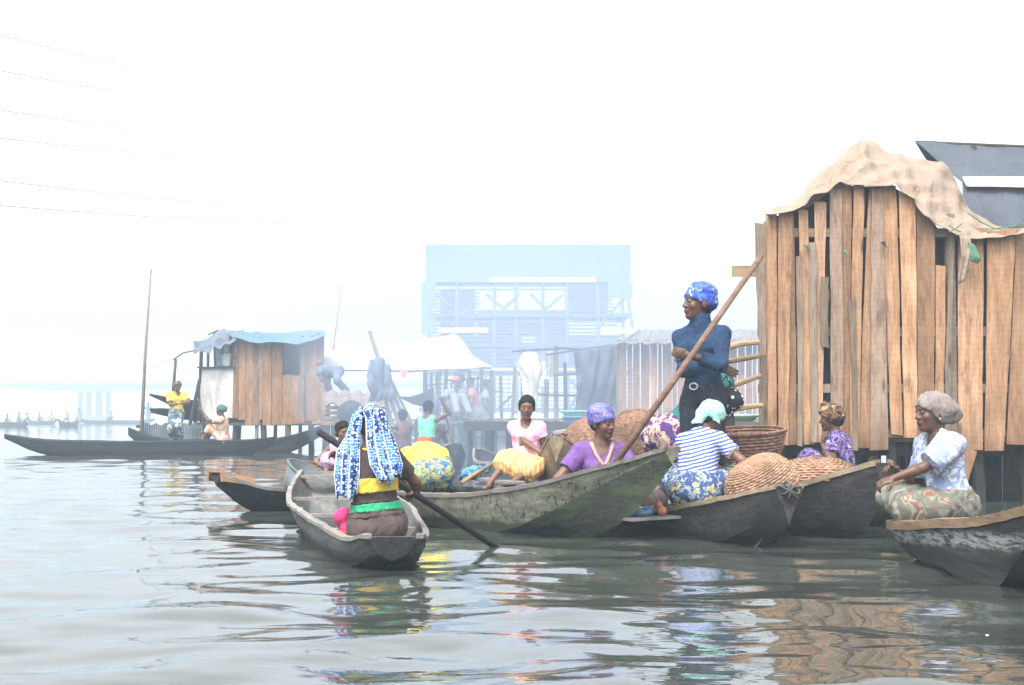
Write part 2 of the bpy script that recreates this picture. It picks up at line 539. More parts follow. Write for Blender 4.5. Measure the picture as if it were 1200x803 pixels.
class Body:
    def __init__(s, pel, face=90, S=1.0, lean=(5, 12), side=0, twist=0, head=(0, 0, 0), fem=True, hs=1.0, fat=1.0,
                 aL=None, aR=None, lL=None, lR=None, dist=False, h=.007, neckfwd=8, sh=1.0, arms_fold=None):
        """pel: pelvis centre; face: heading in degrees (90 = away from camera, 180 = left);
        lean: forward bend of lower/upper spine; head: yaw(relative), pitch(down +), roll
        arms: (hand target, elbow hint, palm normal, curl); legs: (ankle target, knee hint)"""
        s.S = S; s.fem = fem; s.h = h; s.dist = dist; s.fat = fat
        a = radians(face); f = np.array([cos(a), sin(a), 0]); r = np.array([sin(a), -cos(a), 0]); z = np.array([0, 0, 1.])
        s.f0, s.r0 = f, r
        u1 = rotv(z, -r, radians(lean[0])); u1 = rotv(u1, f, radians(side))
        u2 = rotv(z, -r, radians(lean[1])); u2 = rotv(u2, f, radians(side * 1.3))
        s.u1, s.u2 = u1, u2
        pel = np.asarray(pel, float); s.pel = pel
        ch = pel + u1 * .26 * S; nb = ch + u2 * .24 * S
        s.ch, s.nb = ch, nb
        tw = radians(twist)
        r2 = rotv(r, z, tw); r2 = unit(r2 - u2 * np.dot(r2, u2)); f2 = np.cross(u2, r2)
        s.r2, s.f2 = r2, f2
        r1 = unit(r - u1 * np.dot(r, u1)); f1 = np.cross(u1, r1); s.r1, s.f1 = r1, f1
        s.ax = unit(nb - pel)
        sw = (.170 if fem else .195) * sh
        s.shL = nb - r2 * sw * S - u2 * .068 * S; s.shR = nb + r2 * sw * S - u2 * .068 * S
        nd = unit(rotv(z, -r2, radians(neckfwd + lean[1] * .45))); nd = unit(nd + z * .25)
        s.hb = nb + nd * .060 * S
        hy, hp, hr = head
        hf = rotv(f2 - z * f2[2], z, radians(hy)); hf = unit(hf); hrt = np.cross(hf, z)
        hf = rotv(hf, hrt, -radians(hp)); hu = np.cross(hrt, hf); hrt = rotv(hrt, hf, radians(hr)); hu = np.cross(hrt, hf)
        s.hf, s.hr, s.hu = hf, hrt, hu
        H = hs * S; s.H = H
        s.hc = s.hb + hu * .105 * H + hf * .022 * H
        s.HR = np.stack([hrt, hf, hu], 1)
        UA, FA, TH, SH = .285 * S, .25 * S, .42 * S, .42 * S
        s.arm = {}
        for sd, spec, sp in ((-1, aL, s.shL), (1, aR, s.shR)):
            if spec is None: spec = (sp - z * .45 * S + f * .1 * S + r * sd * .06, r * sd - f * .5, -r * sd, .4)
            el, w = ik(sp, spec[0], UA, FA, spec[1])
            s.arm[sd] = (sp, el, w, np.asarray(spec[2], float), spec[3], spec[4] if len(spec) > 4 else None)
        s.leg = {}
        for sd, spec in ((-1, lL), (1, lR)):
            hp_ = pel + r1 * sd * .085 * S - u1 * .03 * S
            if spec is None: spec = (hp_ - z * .83 * S, f)
            kn, an = ik(hp_, spec[0], TH, SH, spec[1])
            s.leg[sd] = (hp_, kn, an, np.asarray(spec[2], float) if len(spec) > 2 else f)

    # primitives of each region: list of (prim, k)
    def torso(s):
        S = s.S; F = s.fat; R1 = np.stack([s.r1, s.f1, s.u1], 1); R2 = np.stack([s.r2, s.f2, s.u2], 1); o = []
        o.append((ell(s.pel + s.u1 * .02 * S, (.165 * S * F, .118 * S * F, .125 * S), R1), .03))
        for d in (-1, 1): o.append((ell(s.pel - s.f1 * .05 * S + s.r1 * d * .07 * S - s.u1 * .035 * S, .092 * S * F), .03))
        o.append((ell(s.pel + s.u1 * .14 * S + s.f1 * .012 * S, (.130 * S * F, .100 * S * F, .13 * S), R1), .04))
        w = .142 if s.fem else .155
        o.append((ell(s.ch + s.u2 * .05 * S, (w * S * (.5 + .5 * F), .108 * S * (.5 + .5 * F), .17 * S), R2), .05))
        o.append((cap(s.nb - s.u2 * .070 * S - s.r2 * .105 * S, s.nb - s.u2 * .070 * S + s.r2 * .105 * S, .060 * S), .05))
        if s.fem:
            for d in (-1, 1): o.append((ell(s.ch + s.u2 * .065 * S + s.f2 * .085 * S + s.r2 * d * .068 * S, .055 * S * F), .03))
        else:
            for d in (-1, 1): o.append((ell(s.ch + s.u2 * .09 * S + s.f2 * .06 * S + s.r2 * d * .075 * S, (.075 * S, .05 * S, .06 * S), R2), .03))
        for d in (-1, 1): o.append((cap(s.nb + s.u2 * .01 * S, s.nb + s.r2 * d * .13 * S - s.u2 * .055 * S, .040 * S, .042 * S), .03))
        return o

    def uarm(s, sd):
        sp, el, w, n, c, _ = s.arm[sd]; S = s.S; F = .6 + .4 * s.fat
        return [(ell(sp, .050 * S * F), .03), (cap(sp, el, .048 * S * F, .037 * S * F), .03)]

    def farm(s, sd):
        sp, el, w, n, c, _ = s.arm[sd]; S = s.S; F = .7 + .3 * s.fat
        m = el + (w - el) * .3
        return [(cap(el, m, .037 * S * F, .038 * S * F), .02), (cap(m, w, .038 * S * F, .024 * S), .02)]

    def thigh(s, sd):
        hp, kn, an, d = s.leg[sd]; S = s.S; F = .5 + .5 * s.fat
        return [(cap(hp, kn, .088 * S * F, .056 * S), .04)]

    def calf(s, sd):
        hp, kn, an, d = s.leg[sd]; S = s.S
        m = kn + (an - kn) * .3
        return [(cap(kn, m, .052 * S, .054 * S), .02), (cap(m, an, .054 * S, .033 * S), .02)]

    def foot(s, sd):
        hp, kn, an, d = s.leg[sd]; S = s.S; d = unit(d); z = np.array([0, 0, 1.])
        heel = an - d * .04 * S - z * .035 * S; toe = an + d * .15 * S - z * .05 * S
        o = [(cap(an, heel, .032 * S, .030 * S), .02), (cap(heel, toe, .034 * S, .024 * S), .02)]
        sdv = np.cross(d, z)
        o.append((cap(toe - sdv * .02 * S, toe + sdv * .022 * S, .020 * S), .02))
        return o

    def headp(s):
        H = s.H; c = s.hc; R = s.HR
        L = lambda x, y, z: c + (s.hr * x + s.hf * y + s.hu * z) * H
        o = [(cap(s.nb - s.u2 * .02 * s.S, s.hb + s.hu * .03 * s.S, .056 * s.S, .050 * s.S), .03)]
        o.append((ell(L(0, -.008, .035), (.076 * H, .096 * H, .085 * H), R), .03))
        o.append((ell(L(0, .030, -.035), (.058 * H, .062 * H, .082 * H), R), .03))
        o.append((ell(L(0, .066, -.092), (.026 * H, .022 * H, .020 * H), R), .025))       # chin
        if s.dist: return o
        o.append((cap(L(0, .088, .015), L(0, .106, -.024), .0085 * H, .0125 * H), .012))      # nose
        for d in (-1, 1):
            o.append((ell(L(d * .013, .097, -.028), .0095 * H), .008))                        # nostril wing
            o.append((ell(L(d * .040, .062, -.022), (.024 * H, .020 * H, .022 * H), R), .02))  # cheek
            o.append((cap(L(d * .012, .088, .034), L(d * .048, .072, .030), .009 * H, .007 * H), .014))  # brow
            o.append((ell(L(d * .079, -.010, -.005), (.010 * H, .020 * H, .032 * H), R), .006))  # ear
        o.append((ell(L(0, .089, -.052), (.027 * H, .014 * H, .008 * H), R), .006))
        o.append((ell(L(0, .086, -.064), (.024 * H, .014 * H, .009 * H), R), .006))
        return o

    def build(s, parent, org, name='body', skin=None, feet=True, hands=(True, True)):
        S = s.S; pr = s.torso() + s.headp()
        for sd, hv in ((-1, hands[0]), (1, hands[1])):
            sp, el, w, n, c, hd = s.arm[sd]
            pr += s.uarm(sd) + s.farm(sd)
            d = unit(w - el) if hd is None else unit(hd)
            if s.dist: pr.append((cap(w, w + d * .12 * S, .026 * S, .018 * S), .02))
            elif hv: hand(pr, w, d, n, S, sd if np.dot(np.cross(d, n), s.hu) >= 0 else -sd, c)
            pr += s.thigh(sd) + s.calf(sd) + s.foot(sd)
        lo, hi = bounds([p for p, k in pr], .03)
        f = Field(lo, hi, s.h)
        for p, k in pr: f.add(p, k * min(1, S * 1.1))
        eyes = []
        if not s.dist:
            H = s.H
            for d in (-1, 1):
                e = s.hc + (s.hr * d * .031 + s.hf * .084 + s.hu * .012) * H
                f.cut(ell(e + s.hf * .010 * H, (.017 * H, .012 * H, .011 * H), s.HR))
                b = e - s.hf * .0035 * H
                f.add(ell(b, (.0145 * H, .0125 * H, .0105 * H), s.HR), .003)
                eyes.append(b + s.hf * .011 * H)
        V, Q = f.mesh()
        C = V[Q].mean(1); mi = np.zeros(len(Q), dtype=np.int32)
        if not s.dist:
            H = s.H
            for e in eyes:
                q = C - e; x = q @ s.hr / H; y = q @ s.hf / H; z = q @ s.hu / H
                m = (np.abs(y) < .014) & ((x / .0125) ** 2 + (z / .0052) ** 2 < 1); mi[m] = 1
                m = (np.abs(y) < .014) & ((x / .0070) ** 2 + (z / .0066) ** 2 < 1); mi[m] = 2
            q = C - (s.hc + (s.hf * .098 - s.hu * .058) * H); x = q @ s.hr / H; y = q @ s.hf / H; z = q @ s.hu / H
            mi[(np.abs(x) < .026) & (np.abs(z) < .014) & (y > -.014)] = 3
        me = np_mesh(name, V - np.asarray(org), Q, [skin or SKIN, EYEW, EYED, LIPS], mi)
        s.skinmesh = link(name, me, parent)
        return s.skinmesh

    # ---------------------------------------------------------- garments
    def garment(s, name, mat, parent, org, items, clips=(), cuts=(), noise=(.003, 22, 1), h=None, inf=0.):
        ps = [i[0] for i in items]
        lo, hi = bounds(ps, .03 + inf + .02)
        f = Field(lo, hi, h or s.h)
        for it in items:
            f.add(it[0], it[1], inf + (it[3] if len(it) > 3 else 0), it[2] if len(it) > 2 else ())
        for c in clips: f.clip(*c)
        if noise:
            f.noise(*noise)
            if not s.dist: f.noise(noise[0] * .62, noise[1] * 2.6, noise[2] + 9, (1, 1, .35))
        for c in cuts: f.cut(c)
        V, Q = f.mesh()
        if len(Q) == 0: return None
        return link(name, np_mesh(name, V - np.asarray(org), Q, mat), parent)

    def shirt(s, mat, parent, org, lo=-.02, sleeve=.5, inf=.014, neck='round', name='shirt', noise=(.0055, 26, 3), sleeve_inf=.006, hi=None, boxy=0):
        S = s.S; it = [(p, k) for p, k in s.torso()]
        # hem flare
        it.append((cap(s.pel + s.u1 * (lo + .02) * S, s.pel + s.u1 * .2 * S, .12 * S * s.fat, .10 * S, s.f1, 1.25), .04))
        if boxy: it.append((cap(s.pel + s.u1 * .06 * S, s.ch + s.u2 * .10 * S, .122 * S * boxy, .135 * S * boxy, s.f1, 1.38), .05))
        for sd in (-1, 1):
            sp, el, w, n, c, _ = s.arm[sd]
            if sleeve <= 0: continue
            if sleeve <= 1:
                e = sp + (el - sp) * sleeve; d = unit(el - sp)
                it.append((ell(sp, .050 * S), .03))
                it.append((cap(sp, e + d * .03, .050 * S, .048 * S), .02, ((e, d),), sleeve_inf))
            else:
                F_ = .6 + .4 * s.fat; it.append((ell(sp, .050 * S * F_), .03)); it.append((cap(sp, el, .046 * S * F_, .038 * S * F_), .03))
                e = el + (w - el) * (sleeve - 1); d = unit(w - el)
                it.append((cap(el, e + d * .02, .040 * S, .034 * S), .02, ((e, d),)))
        clips = [(s.pel + s.u1 * lo * S, -s.u1)]
        if hi is not None: clips.append((s.pel + s.ax * hi * S, s.ax))
        cuts = []
        nb = s.nb; f = s.f2; u = s.u2
        if neck == 'round': cuts = [cap(nb - u * .03 * S + f * .06 * S, nb + u * .10 * S + f * .02 * S, .066 * S, .072 * S), cap(nb + u * .015 * S, nb + u * .15 * S, .070 * S)]
        if neck == 'v':
            cuts = [cap(nb + f * .09 * S - u * .12 * S, nb + u * .05 * S + f * .04 * S, .018 * S, .082 * S), cap(nb + u * .015 * S, nb + u * .15 * S, .070 * S)]
        if neck == 'tank': cuts = [cap(nb - u * .03 * S + f * .06 * S, nb + u * .1 * S, .08 * S, .10 * S), cap(nb + u * .0 * S - f * .05 * S, nb + u * .15 * S, .085 * S)]
        if neck == 'high': it.append((cap(nb - u * .01 * S, s.hb + s.hu * .005, .062 * S, .058 * S), .02))
        return s.garment(name, mat, parent, org, it, clips, cuts, noise, inf=inf)

    def band(s, mat, parent, org, lo, hi, inf=.02, name='waistband', noise=(.003, 30, 5)):
        S = s.S
        it = [(p, k) for p, k in s.torso()]
        it.append((cap(s.pel + s.u1 * -.0 * S, s.pel + s.u1 * .2 * S, .12 * S * s.fat, .10 * S, s.f1, 1.25), .04))
        return s.garment(name, mat, parent, org, it, [(s.pel + s.ax * lo * S, -s.ax), (s.pel + s.ax * hi * S, s.ax)], (), noise, inf=inf)

    def pants(s, mat, parent, org, hi=.10, frac=1.0, inf=.016, name='trousers', noise=(.004, 20, 8), loose=.012):
        S = s.S; cl_ = ((s.pel + s.u1 * hi * S, s.u1),); it = [(p, k, cl_) for p, k in s.torso()[:4]]
        for sd in (-1, 1):
            hp, kn, an, d = s.leg[sd]
            it.append((cap(hp, kn, .090 * S * (.5 + .5 * s.fat), .062 * S), .04))
            e = kn + (an - kn) * frac; dd = unit(an - kn)
            if frac > 0: it.append((cap(kn, e + dd * .03, .060 * S, .050 * S), .03, ((e, dd),), loose * .5))
        return s.garment(name, mat, parent, org, it, (), (), noise, inf=inf)

    def skirt(s, mat, parent, org, hi=.10, drop=.5, inf=.02, name='skirt', noise=(.006, 16, 9), fill=True):
        S = s.S; cl_ = ((s.pel + s.u1 * hi * S, s.u1),); it = [(p, k, cl_) for p, k in s.torso()[:4]]
        K = []; 
        for sd in (-1, 1):
            hp, kn, an, d = s.leg[sd]
            it.append((cap(hp, kn, .095 * S * s.fat, .072 * S), .05)); K.append(kn)
            if drop > 0:
                e = kn + (an - kn) * drop; dd = unit(an - kn)
                it.append((cap(kn, e + dd * .03, .072 * S, .080 * S), .04, ((e, dd),))); K.append(e)
        if fill:
            kL, kR = s.leg[-1][1], s.leg[1][1]
            for t in (.25, .5, .75, .95):
                a = s.leg[-1][0] + (kL - s.leg[-1][0]) * t; b = s.leg[1][0] + (kR - s.leg[1][0]) * t
                it.append((cap(a, b, .07 * S, .07 * S), .05))
            if drop > 0:
                a = kL + (s.leg[-1][2] - kL) * drop * .8; b = kR + (s.leg[1][2] - kR) * drop * .8
                it.append((cap(a, b, .05 * S), .05)); it.append((cap((kL + a) / 2, (kR + b) / 2, .055 * S), .05))
        return s.garment(name, mat, parent, org, it, (), (), noise, inf=inf)

    def hair(s, parent, org, mat=None, inf=.012, name='hair', noise=(.003, 90, 4)):
        H = s.H; L = lambda x, y, z: s.hc + (s.hr * x + s.hf * y + s.hu * z) * H
        n = unit(s.hf * .72 - s.hu * .70)
        it = [(ell(L(0, -.012, .037), (.077 * H, .094 * H, .085 * H), s.HR), .02), (ell(L(0, -.045, -.02), (.058 * H, .05 * H, .05 * H), s.HR), .02)]
        return s.garment(name, mat or HAIR, parent, org, it, [(L(0, .062, .052), n)], (), noise, inf=inf)

    def wrap(s, mat, parent, org, style='cap', name='headscarf', inf=.016, noise=(.004, 40, 6)):
        H = s.H; L = lambda x, y, z: s.hc + (s.hr * x + s.hf * y + s.hu * z) * H
        n = unit(s.hf * .38 - s.hu * .92)
        it = [(ell(L(0, -.012, .037), (.079 * H, .098 * H, .088 * H), s.HR), .02)]
        clips = [(L(0, .085, .040), n)]
        cut = ()
        if style == 'cap':
            it.append((ell(L(0, -.085, .03), (.05 * H, .045 * H, .05 * H), s.HR), .03))
        if style == 'tall':
            it.append((ell(L(0, -.03, .085), (.078 * H, .085 * H, .055 * H), s.HR), .03))
            it.append((ell(L(.0, -.10, .01), (.028 * H, .03 * H, .035 * H), s.HR), .02))
        if style == 'snood':
            it.append((ell(L(0, -.085, .02), (.072 * H, .085 * H, .066 * H), s.HR), .05))
            it.append((ell(L(0, -.150, -.01), (.045 * H, .045 * H, .040 * H), s.HR), .04))
        if style == 'tied':
            it.append((ell(L(0, -.085, -.005), (.04 * H, .04 * H, .05 * H), s.HR), .03))
            it.append((cap(L(.01, -.10, -.02), L(.03, -.12, -.13), .026 * H, .012 * H), .02))
        if style == 'knot':
            it.append((ell(L(0, .045, .115), (.035 * H, .03 * H, .028 * H), s.HR), .02))
            it.append((cap(L(-.05, .06, .07), L(.05, .065, .07), .018 * H), .02))
        return s.garment(name, mat, parent, org, it, clips if style not in ('snood', 'tied') else [(L(0, .085, .042), unit(s.hf * .60 - s.hu * .80))] if style == 'tied' else [(L(0, .085, .042), unit(s.hf * .62 - s.hu * .78))], cut, noise, inf=inf)


def person(label, pel, seatz=None, group=None, **kw):
    b = Body(pel, **kw)
    org = np.array([pel[0], pel[1], 0.0 if seatz is None else seatz])
    e = empty('person', org, 0, label, 'person', group)
    return b, e, org
# ------------------------------------------------------------------ world, light, haze, water
SUN_EL, SUN_AZ = radians(58), radians(200)      # azimuth of the direction the light comes from (0 = +Y, clockwise)
SKY_STRENGTH, SUN_STRENGTH, EXPO = 0.15, 0.5, 1.75
HAZE_D = 0.0028
w = bpy.data.worlds.new('World'); SC.world = w; w.use_nodes = True
nt = w.node_tree; nt.nodes.clear()
wo = nt.nodes.new('ShaderNodeOutputWorld'); bg = nt.nodes.new('ShaderNodeBackground')
sk = nt.nodes.new('ShaderNodeTexSky'); sk.sky_type = 'NISHITA'; sk.sun_disc = False
sk.sun_elevation = SUN_EL; sk.sun_rotation = SUN_AZ; sk.dust_density = 6; sk.air_density = 1.0; sk.ozone_density = .6
hs = nt.nodes.new('ShaderNodeHueSaturation'); hs.inputs['Saturation'].default_value = .10   # overcast: a nearly white sky
nt.links.new(sk.outputs[0], hs.inputs['Color']); nt.links.new(hs.outputs[0], bg.inputs[0]); nt.links.new(bg.outputs[0], wo.inputs[0])
bg.inputs[1].default_value = SKY_STRENGTH
sd = bpy.data.lights.new('sun', 'SUN'); sd.energy = SUN_STRENGTH; sd.angle = radians(14); sd.color = (1, .97, .92)
so = bpy.data.objects.new('sun', sd); COL.objects.link(so)
sv = Vector((sin(SUN_AZ) * cos(SUN_EL), cos(SUN_AZ) * cos(SUN_EL), sin(SUN_EL)))
so.rotation_euler = sv.to_track_quat('Z', 'Y').to_euler(); so.location = (0, 0, 30)
SC.view_settings.view_transform = 'Standard'; SC.view_settings.look = 'None'
SC.view_settings.exposure = EXPO; SC.view_settings.gamma = 1; SC.view_settings.use_curve_mapping = False
cy = SC.cycles
cy.max_bounces = 8; cy.diffuse_bounces = 3; cy.glossy_bounces = 3; cy.transmission_bounces = 2; cy.volume_bounces = 3
cy.transparent_max_bounces = 6; cy.use_denoising = True; cy.caustics_reflective = False; cy.caustics_refractive = False
try: cy.denoiser = 'OPENIMAGEDENOISE'
except Exception: pass
cy.sample_clamp_indirect = 6; cy.use_adaptive_sampling = True; cy.adaptive_threshold = .015

# haze: one closed box of even density round everything
hz = MA(); hz.box((0, 290, 8.5), (900, 760, 20))
ho = hz.obj('haze', [bpy.data.materials.new('haze_air')])
hm = ho.data.materials[0]; hm.use_nodes = True; hm.node_tree.nodes.clear()
pv = hm.node_tree.nodes.new('ShaderNodeVolumePrincipled'); mo = hm.node_tree.nodes.new('ShaderNodeOutputMaterial')
pv.inputs['Color'].default_value = (.74, .88, 1.0, 1); pv.inputs['Density'].default_value = HAZE_D; pv.inputs['Anisotropy'].default_value = .0
hm.node_tree.links.new(pv.outputs[0], mo.inputs['Volume'])
hm.cycles.homogeneous_volume = True if hasattr(hm, 'cycles') and hasattr(hm.cycles, 'homogeneous_volume') else True
tag(ho, kind='stuff')
# the thicker smoke drifting over the school and the platforms
def smoke(c, r, dens, lab):
    V, Q = [], []; n, k = 32, 20
    for i in range(k + 1):
        for j in range(n): V.append((r[0] * sin(pi * i / k) * cos(2 * pi * j / n), r[1] * sin(pi * i / k) * sin(2 * pi * j / n), r[2] * cos(pi * i / k)))
    for i in range(k):
        for j in range(n): Q.append((i * n + j, (i + 1) * n + j, (i + 1) * n + (j + 1) % n, i * n + (j + 1) % n))
    mm = bpy.data.materials.new('smoke_air'); mm.use_nodes = True; mm.node_tree.nodes.clear()
    p = mm.node_tree.nodes.new('ShaderNodeVolumePrincipled'); o_ = mm.node_tree.nodes.new('ShaderNodeOutputMaterial')
    p.inputs['Color'].default_value = (.66, .79, 1.0, 1); p.inputs['Density'].default_value = dens; p.inputs['Anisotropy'].default_value = .25
    mm.node_tree.links.new(p.outputs[0], o_.inputs['Volume'])
    o = link('smoke', np_mesh('smoke', V, Q, mm)); o.location = c; tag(o, lab, 'smoke', kind='stuff')
smoke((1.5, 47, 5.6), (16, 21, 5.6), .0065, 'pale blue smoke drifting round the school and the white canopy')
smoke((.5, 24.5, 1.7), (3.9, 6.5, 2.6), .042, 'low bluish smoke over the dark platform behind the boats')

# water: one sheet, real ripples near the camera
def water():
    ys = [2.6]
    while ys[-1] < 60: ys.append(ys[-1] * 1.0062)
    while ys[-1] < 640: ys.append(ys[-1] * 1.05)
    ys = np.array([-70, -10, 1.0] + ys[:-1] + [655.])
    s = np.linspace(-1, 1, 520)
    out = np.array([1.15, 1.4, 2, 3.5, 8, 30, 200])
    s = np.concatenate([-out[::-1], s, out])
    Y, Sg = np.meshgrid(ys, s, indexing='ij')
    X = np.clip(Sg * (np.maximum(Y, 3) * .42 + 1.0), -430, 430)
    X[:, 0] = -430; X[:, -1] = 430
    Z = np.zeros_like(X)
    r = np.random.default_rng(11)
    dy = np.gradient(ys)[:, None]
    for i in range(90):
        lam = .16 * (2.2 / .16) ** (r.random() ** .8)
        th = r.normal(0, .75) + radians(95)
        kx, ky = cos(th) * 2 * pi / lam, sin(th) * 2 * pi / lam
        slope = .0118 * (1.0 if lam > .45 else .80)
        A = slope * lam / (2 * pi)
        fade = np.clip((lam / (3.2 * dy) - .8), 0, 1) * (np.abs(Sg) <= 1.001)
        # patches of livelier and calmer water
        patch = .75 + .45 * np.sin(X * .35 * (1 + .3 * sin(i)) + i) * np.sin(Y * .21 + 2.1 * i)
        Z += A * np.sin(kx * X + ky * Y + r.random() * 6.28 + .8 * np.sin(X * .9 + i) + .6 * np.sin(Y * .7 + 2 * i)) * fade * patch
    V = np.stack([X, Y, Z], -1).reshape(-1, 3)
    n, m = X.shape
    I = (np.arange(n - 1)[:, None] * m + np.arange(m - 1)[None]).reshape(-1)
    Q = np.stack([I, I + 1, I + m + 1, I + m], 1)
    t = NT('water', .012, .5); co = t.co((1, 1, 1))
    t.b.inputs['IOR'].default_value = 1.42
    f = t.noise(t.co((.25, .5, 1)), 1.2, 4)
    t.col(t.ramp(f, [(.3, (.032, .039, .033)), (.7, (.046, .053, .045))]))
    h = t.math('ADD', t.noise(t.co((1.6, 4.2, 1)), 1.1, 3, .5), t.math('MULTIPLY', t.noise(t.co((5, 13, 1)), 1.3, 2, .5), .25))
    t.bump(h, .07, .045)
    o = link('water', np_mesh('water', V, Q, t.m)); tag(o, kind='structure')
water()

# ------------------------------------------------------------------ canoes
W_GREY = wood('boat_wood_grey', (.07, .067, .062), (.15, .145, .135), (.26, .25, .235), 'X', .8, .6, False, grain=.8)
W_DARK = wood('boat_wood_dark', (.012, .012, .012), (.030, .029, .028), (.095, .088, .08), 'X', .7, .5, False, grain=1.3, bump=.9)
W_BLUE = wood('boat_wood_tarred', (.012, .014, .018), (.022, .026, .033), (.05, .056, .065), 'X', .6, .3, False, grain=.9)
W_RIM = wood('rim_wood', (.11, .08, .055), (.24, .18, .12), (.38, .30, .20), 'X', .8, .5, False)
W_RIMO = wood('rim_wood_orange', (.09, .06, .035), (.21, .135, .075), (.34, .245, .15), 'X', .75, .45, False)
W_RIMG = wood('rim_wood_grey', (.11, .10, .095), (.22, .205, .19), (.34, .32, .30), 'X', .8, .5, False)


W_RIMB = wood('rim_wood_brown', (.07, .06, .055), (.14, .125, .11), (.24, .21, .19), 'X', .8, .5, False)
W_GSHADE = wood('boat_foot_green_shade', (.03, .036, .026), (.065, .075, .055), (.15, .165, .12), 'X', .8, .5, False, grain=1.6, bump=1.0, moss=(.11, .14, .07))  # darker hull green plus moss; bow underside shade put into the colour


W_GOUT = wood('boat_wood_outer', (.05, .05, .048), (.11, .11, .105), (.20, .20, .19), 'X', .8, .6, False, grain=.8)


def green_hull():
    t = NT('boat_paint_green', .75, .25)
    co = t.co((1, 1, 1)); n = t.noise(t.co((2, 2, 5)), 4, 6, .65)
    c = t.ramp(n, [(.25, (.085, .088, .062)), (.5, (.17, .175, .125)), (.72, (.29, .29, .225))])
    sp = t.ramp(t.noise(t.co((14, 14, 7)), 2.2, 3, .6, .4), [(.0, 0.), (.57, 0.), (.63, 1.)])
    c = t.mix(.6, c, t.ramp(t.attr(), [(0, .72), (1, 1.15)]), 'MULTIPLY')
    c = t.mix(sp, c, (.05, .05, .032))
    v = t.ramp(t.vor(t.co((1, 1, 1)), 3.1), [(.0, 1.), (.07, 1.), (.10, 0.)])
    c = t.mix(v, c, (.035, .03, .03))
    # waterline growth: below the lower strake the paint is gone
    sepn = t.n('ShaderNodeSeparateXYZ'); t.l(t.co(), sepn.inputs[0])
    z = t.math('ADD', sepn.outputs[2], t.math('MULTIPLY', t.noise(t.co((3, 3, 3)), 3, 4), -.06))
    c = t.mix(t.ramp(z, [(.035, 1.), (.075, 0.)]), c, (.045, .055, .035))
    t.col(c); t.bump(n, .7, .01); return t.m


G_HULL = green_hull()


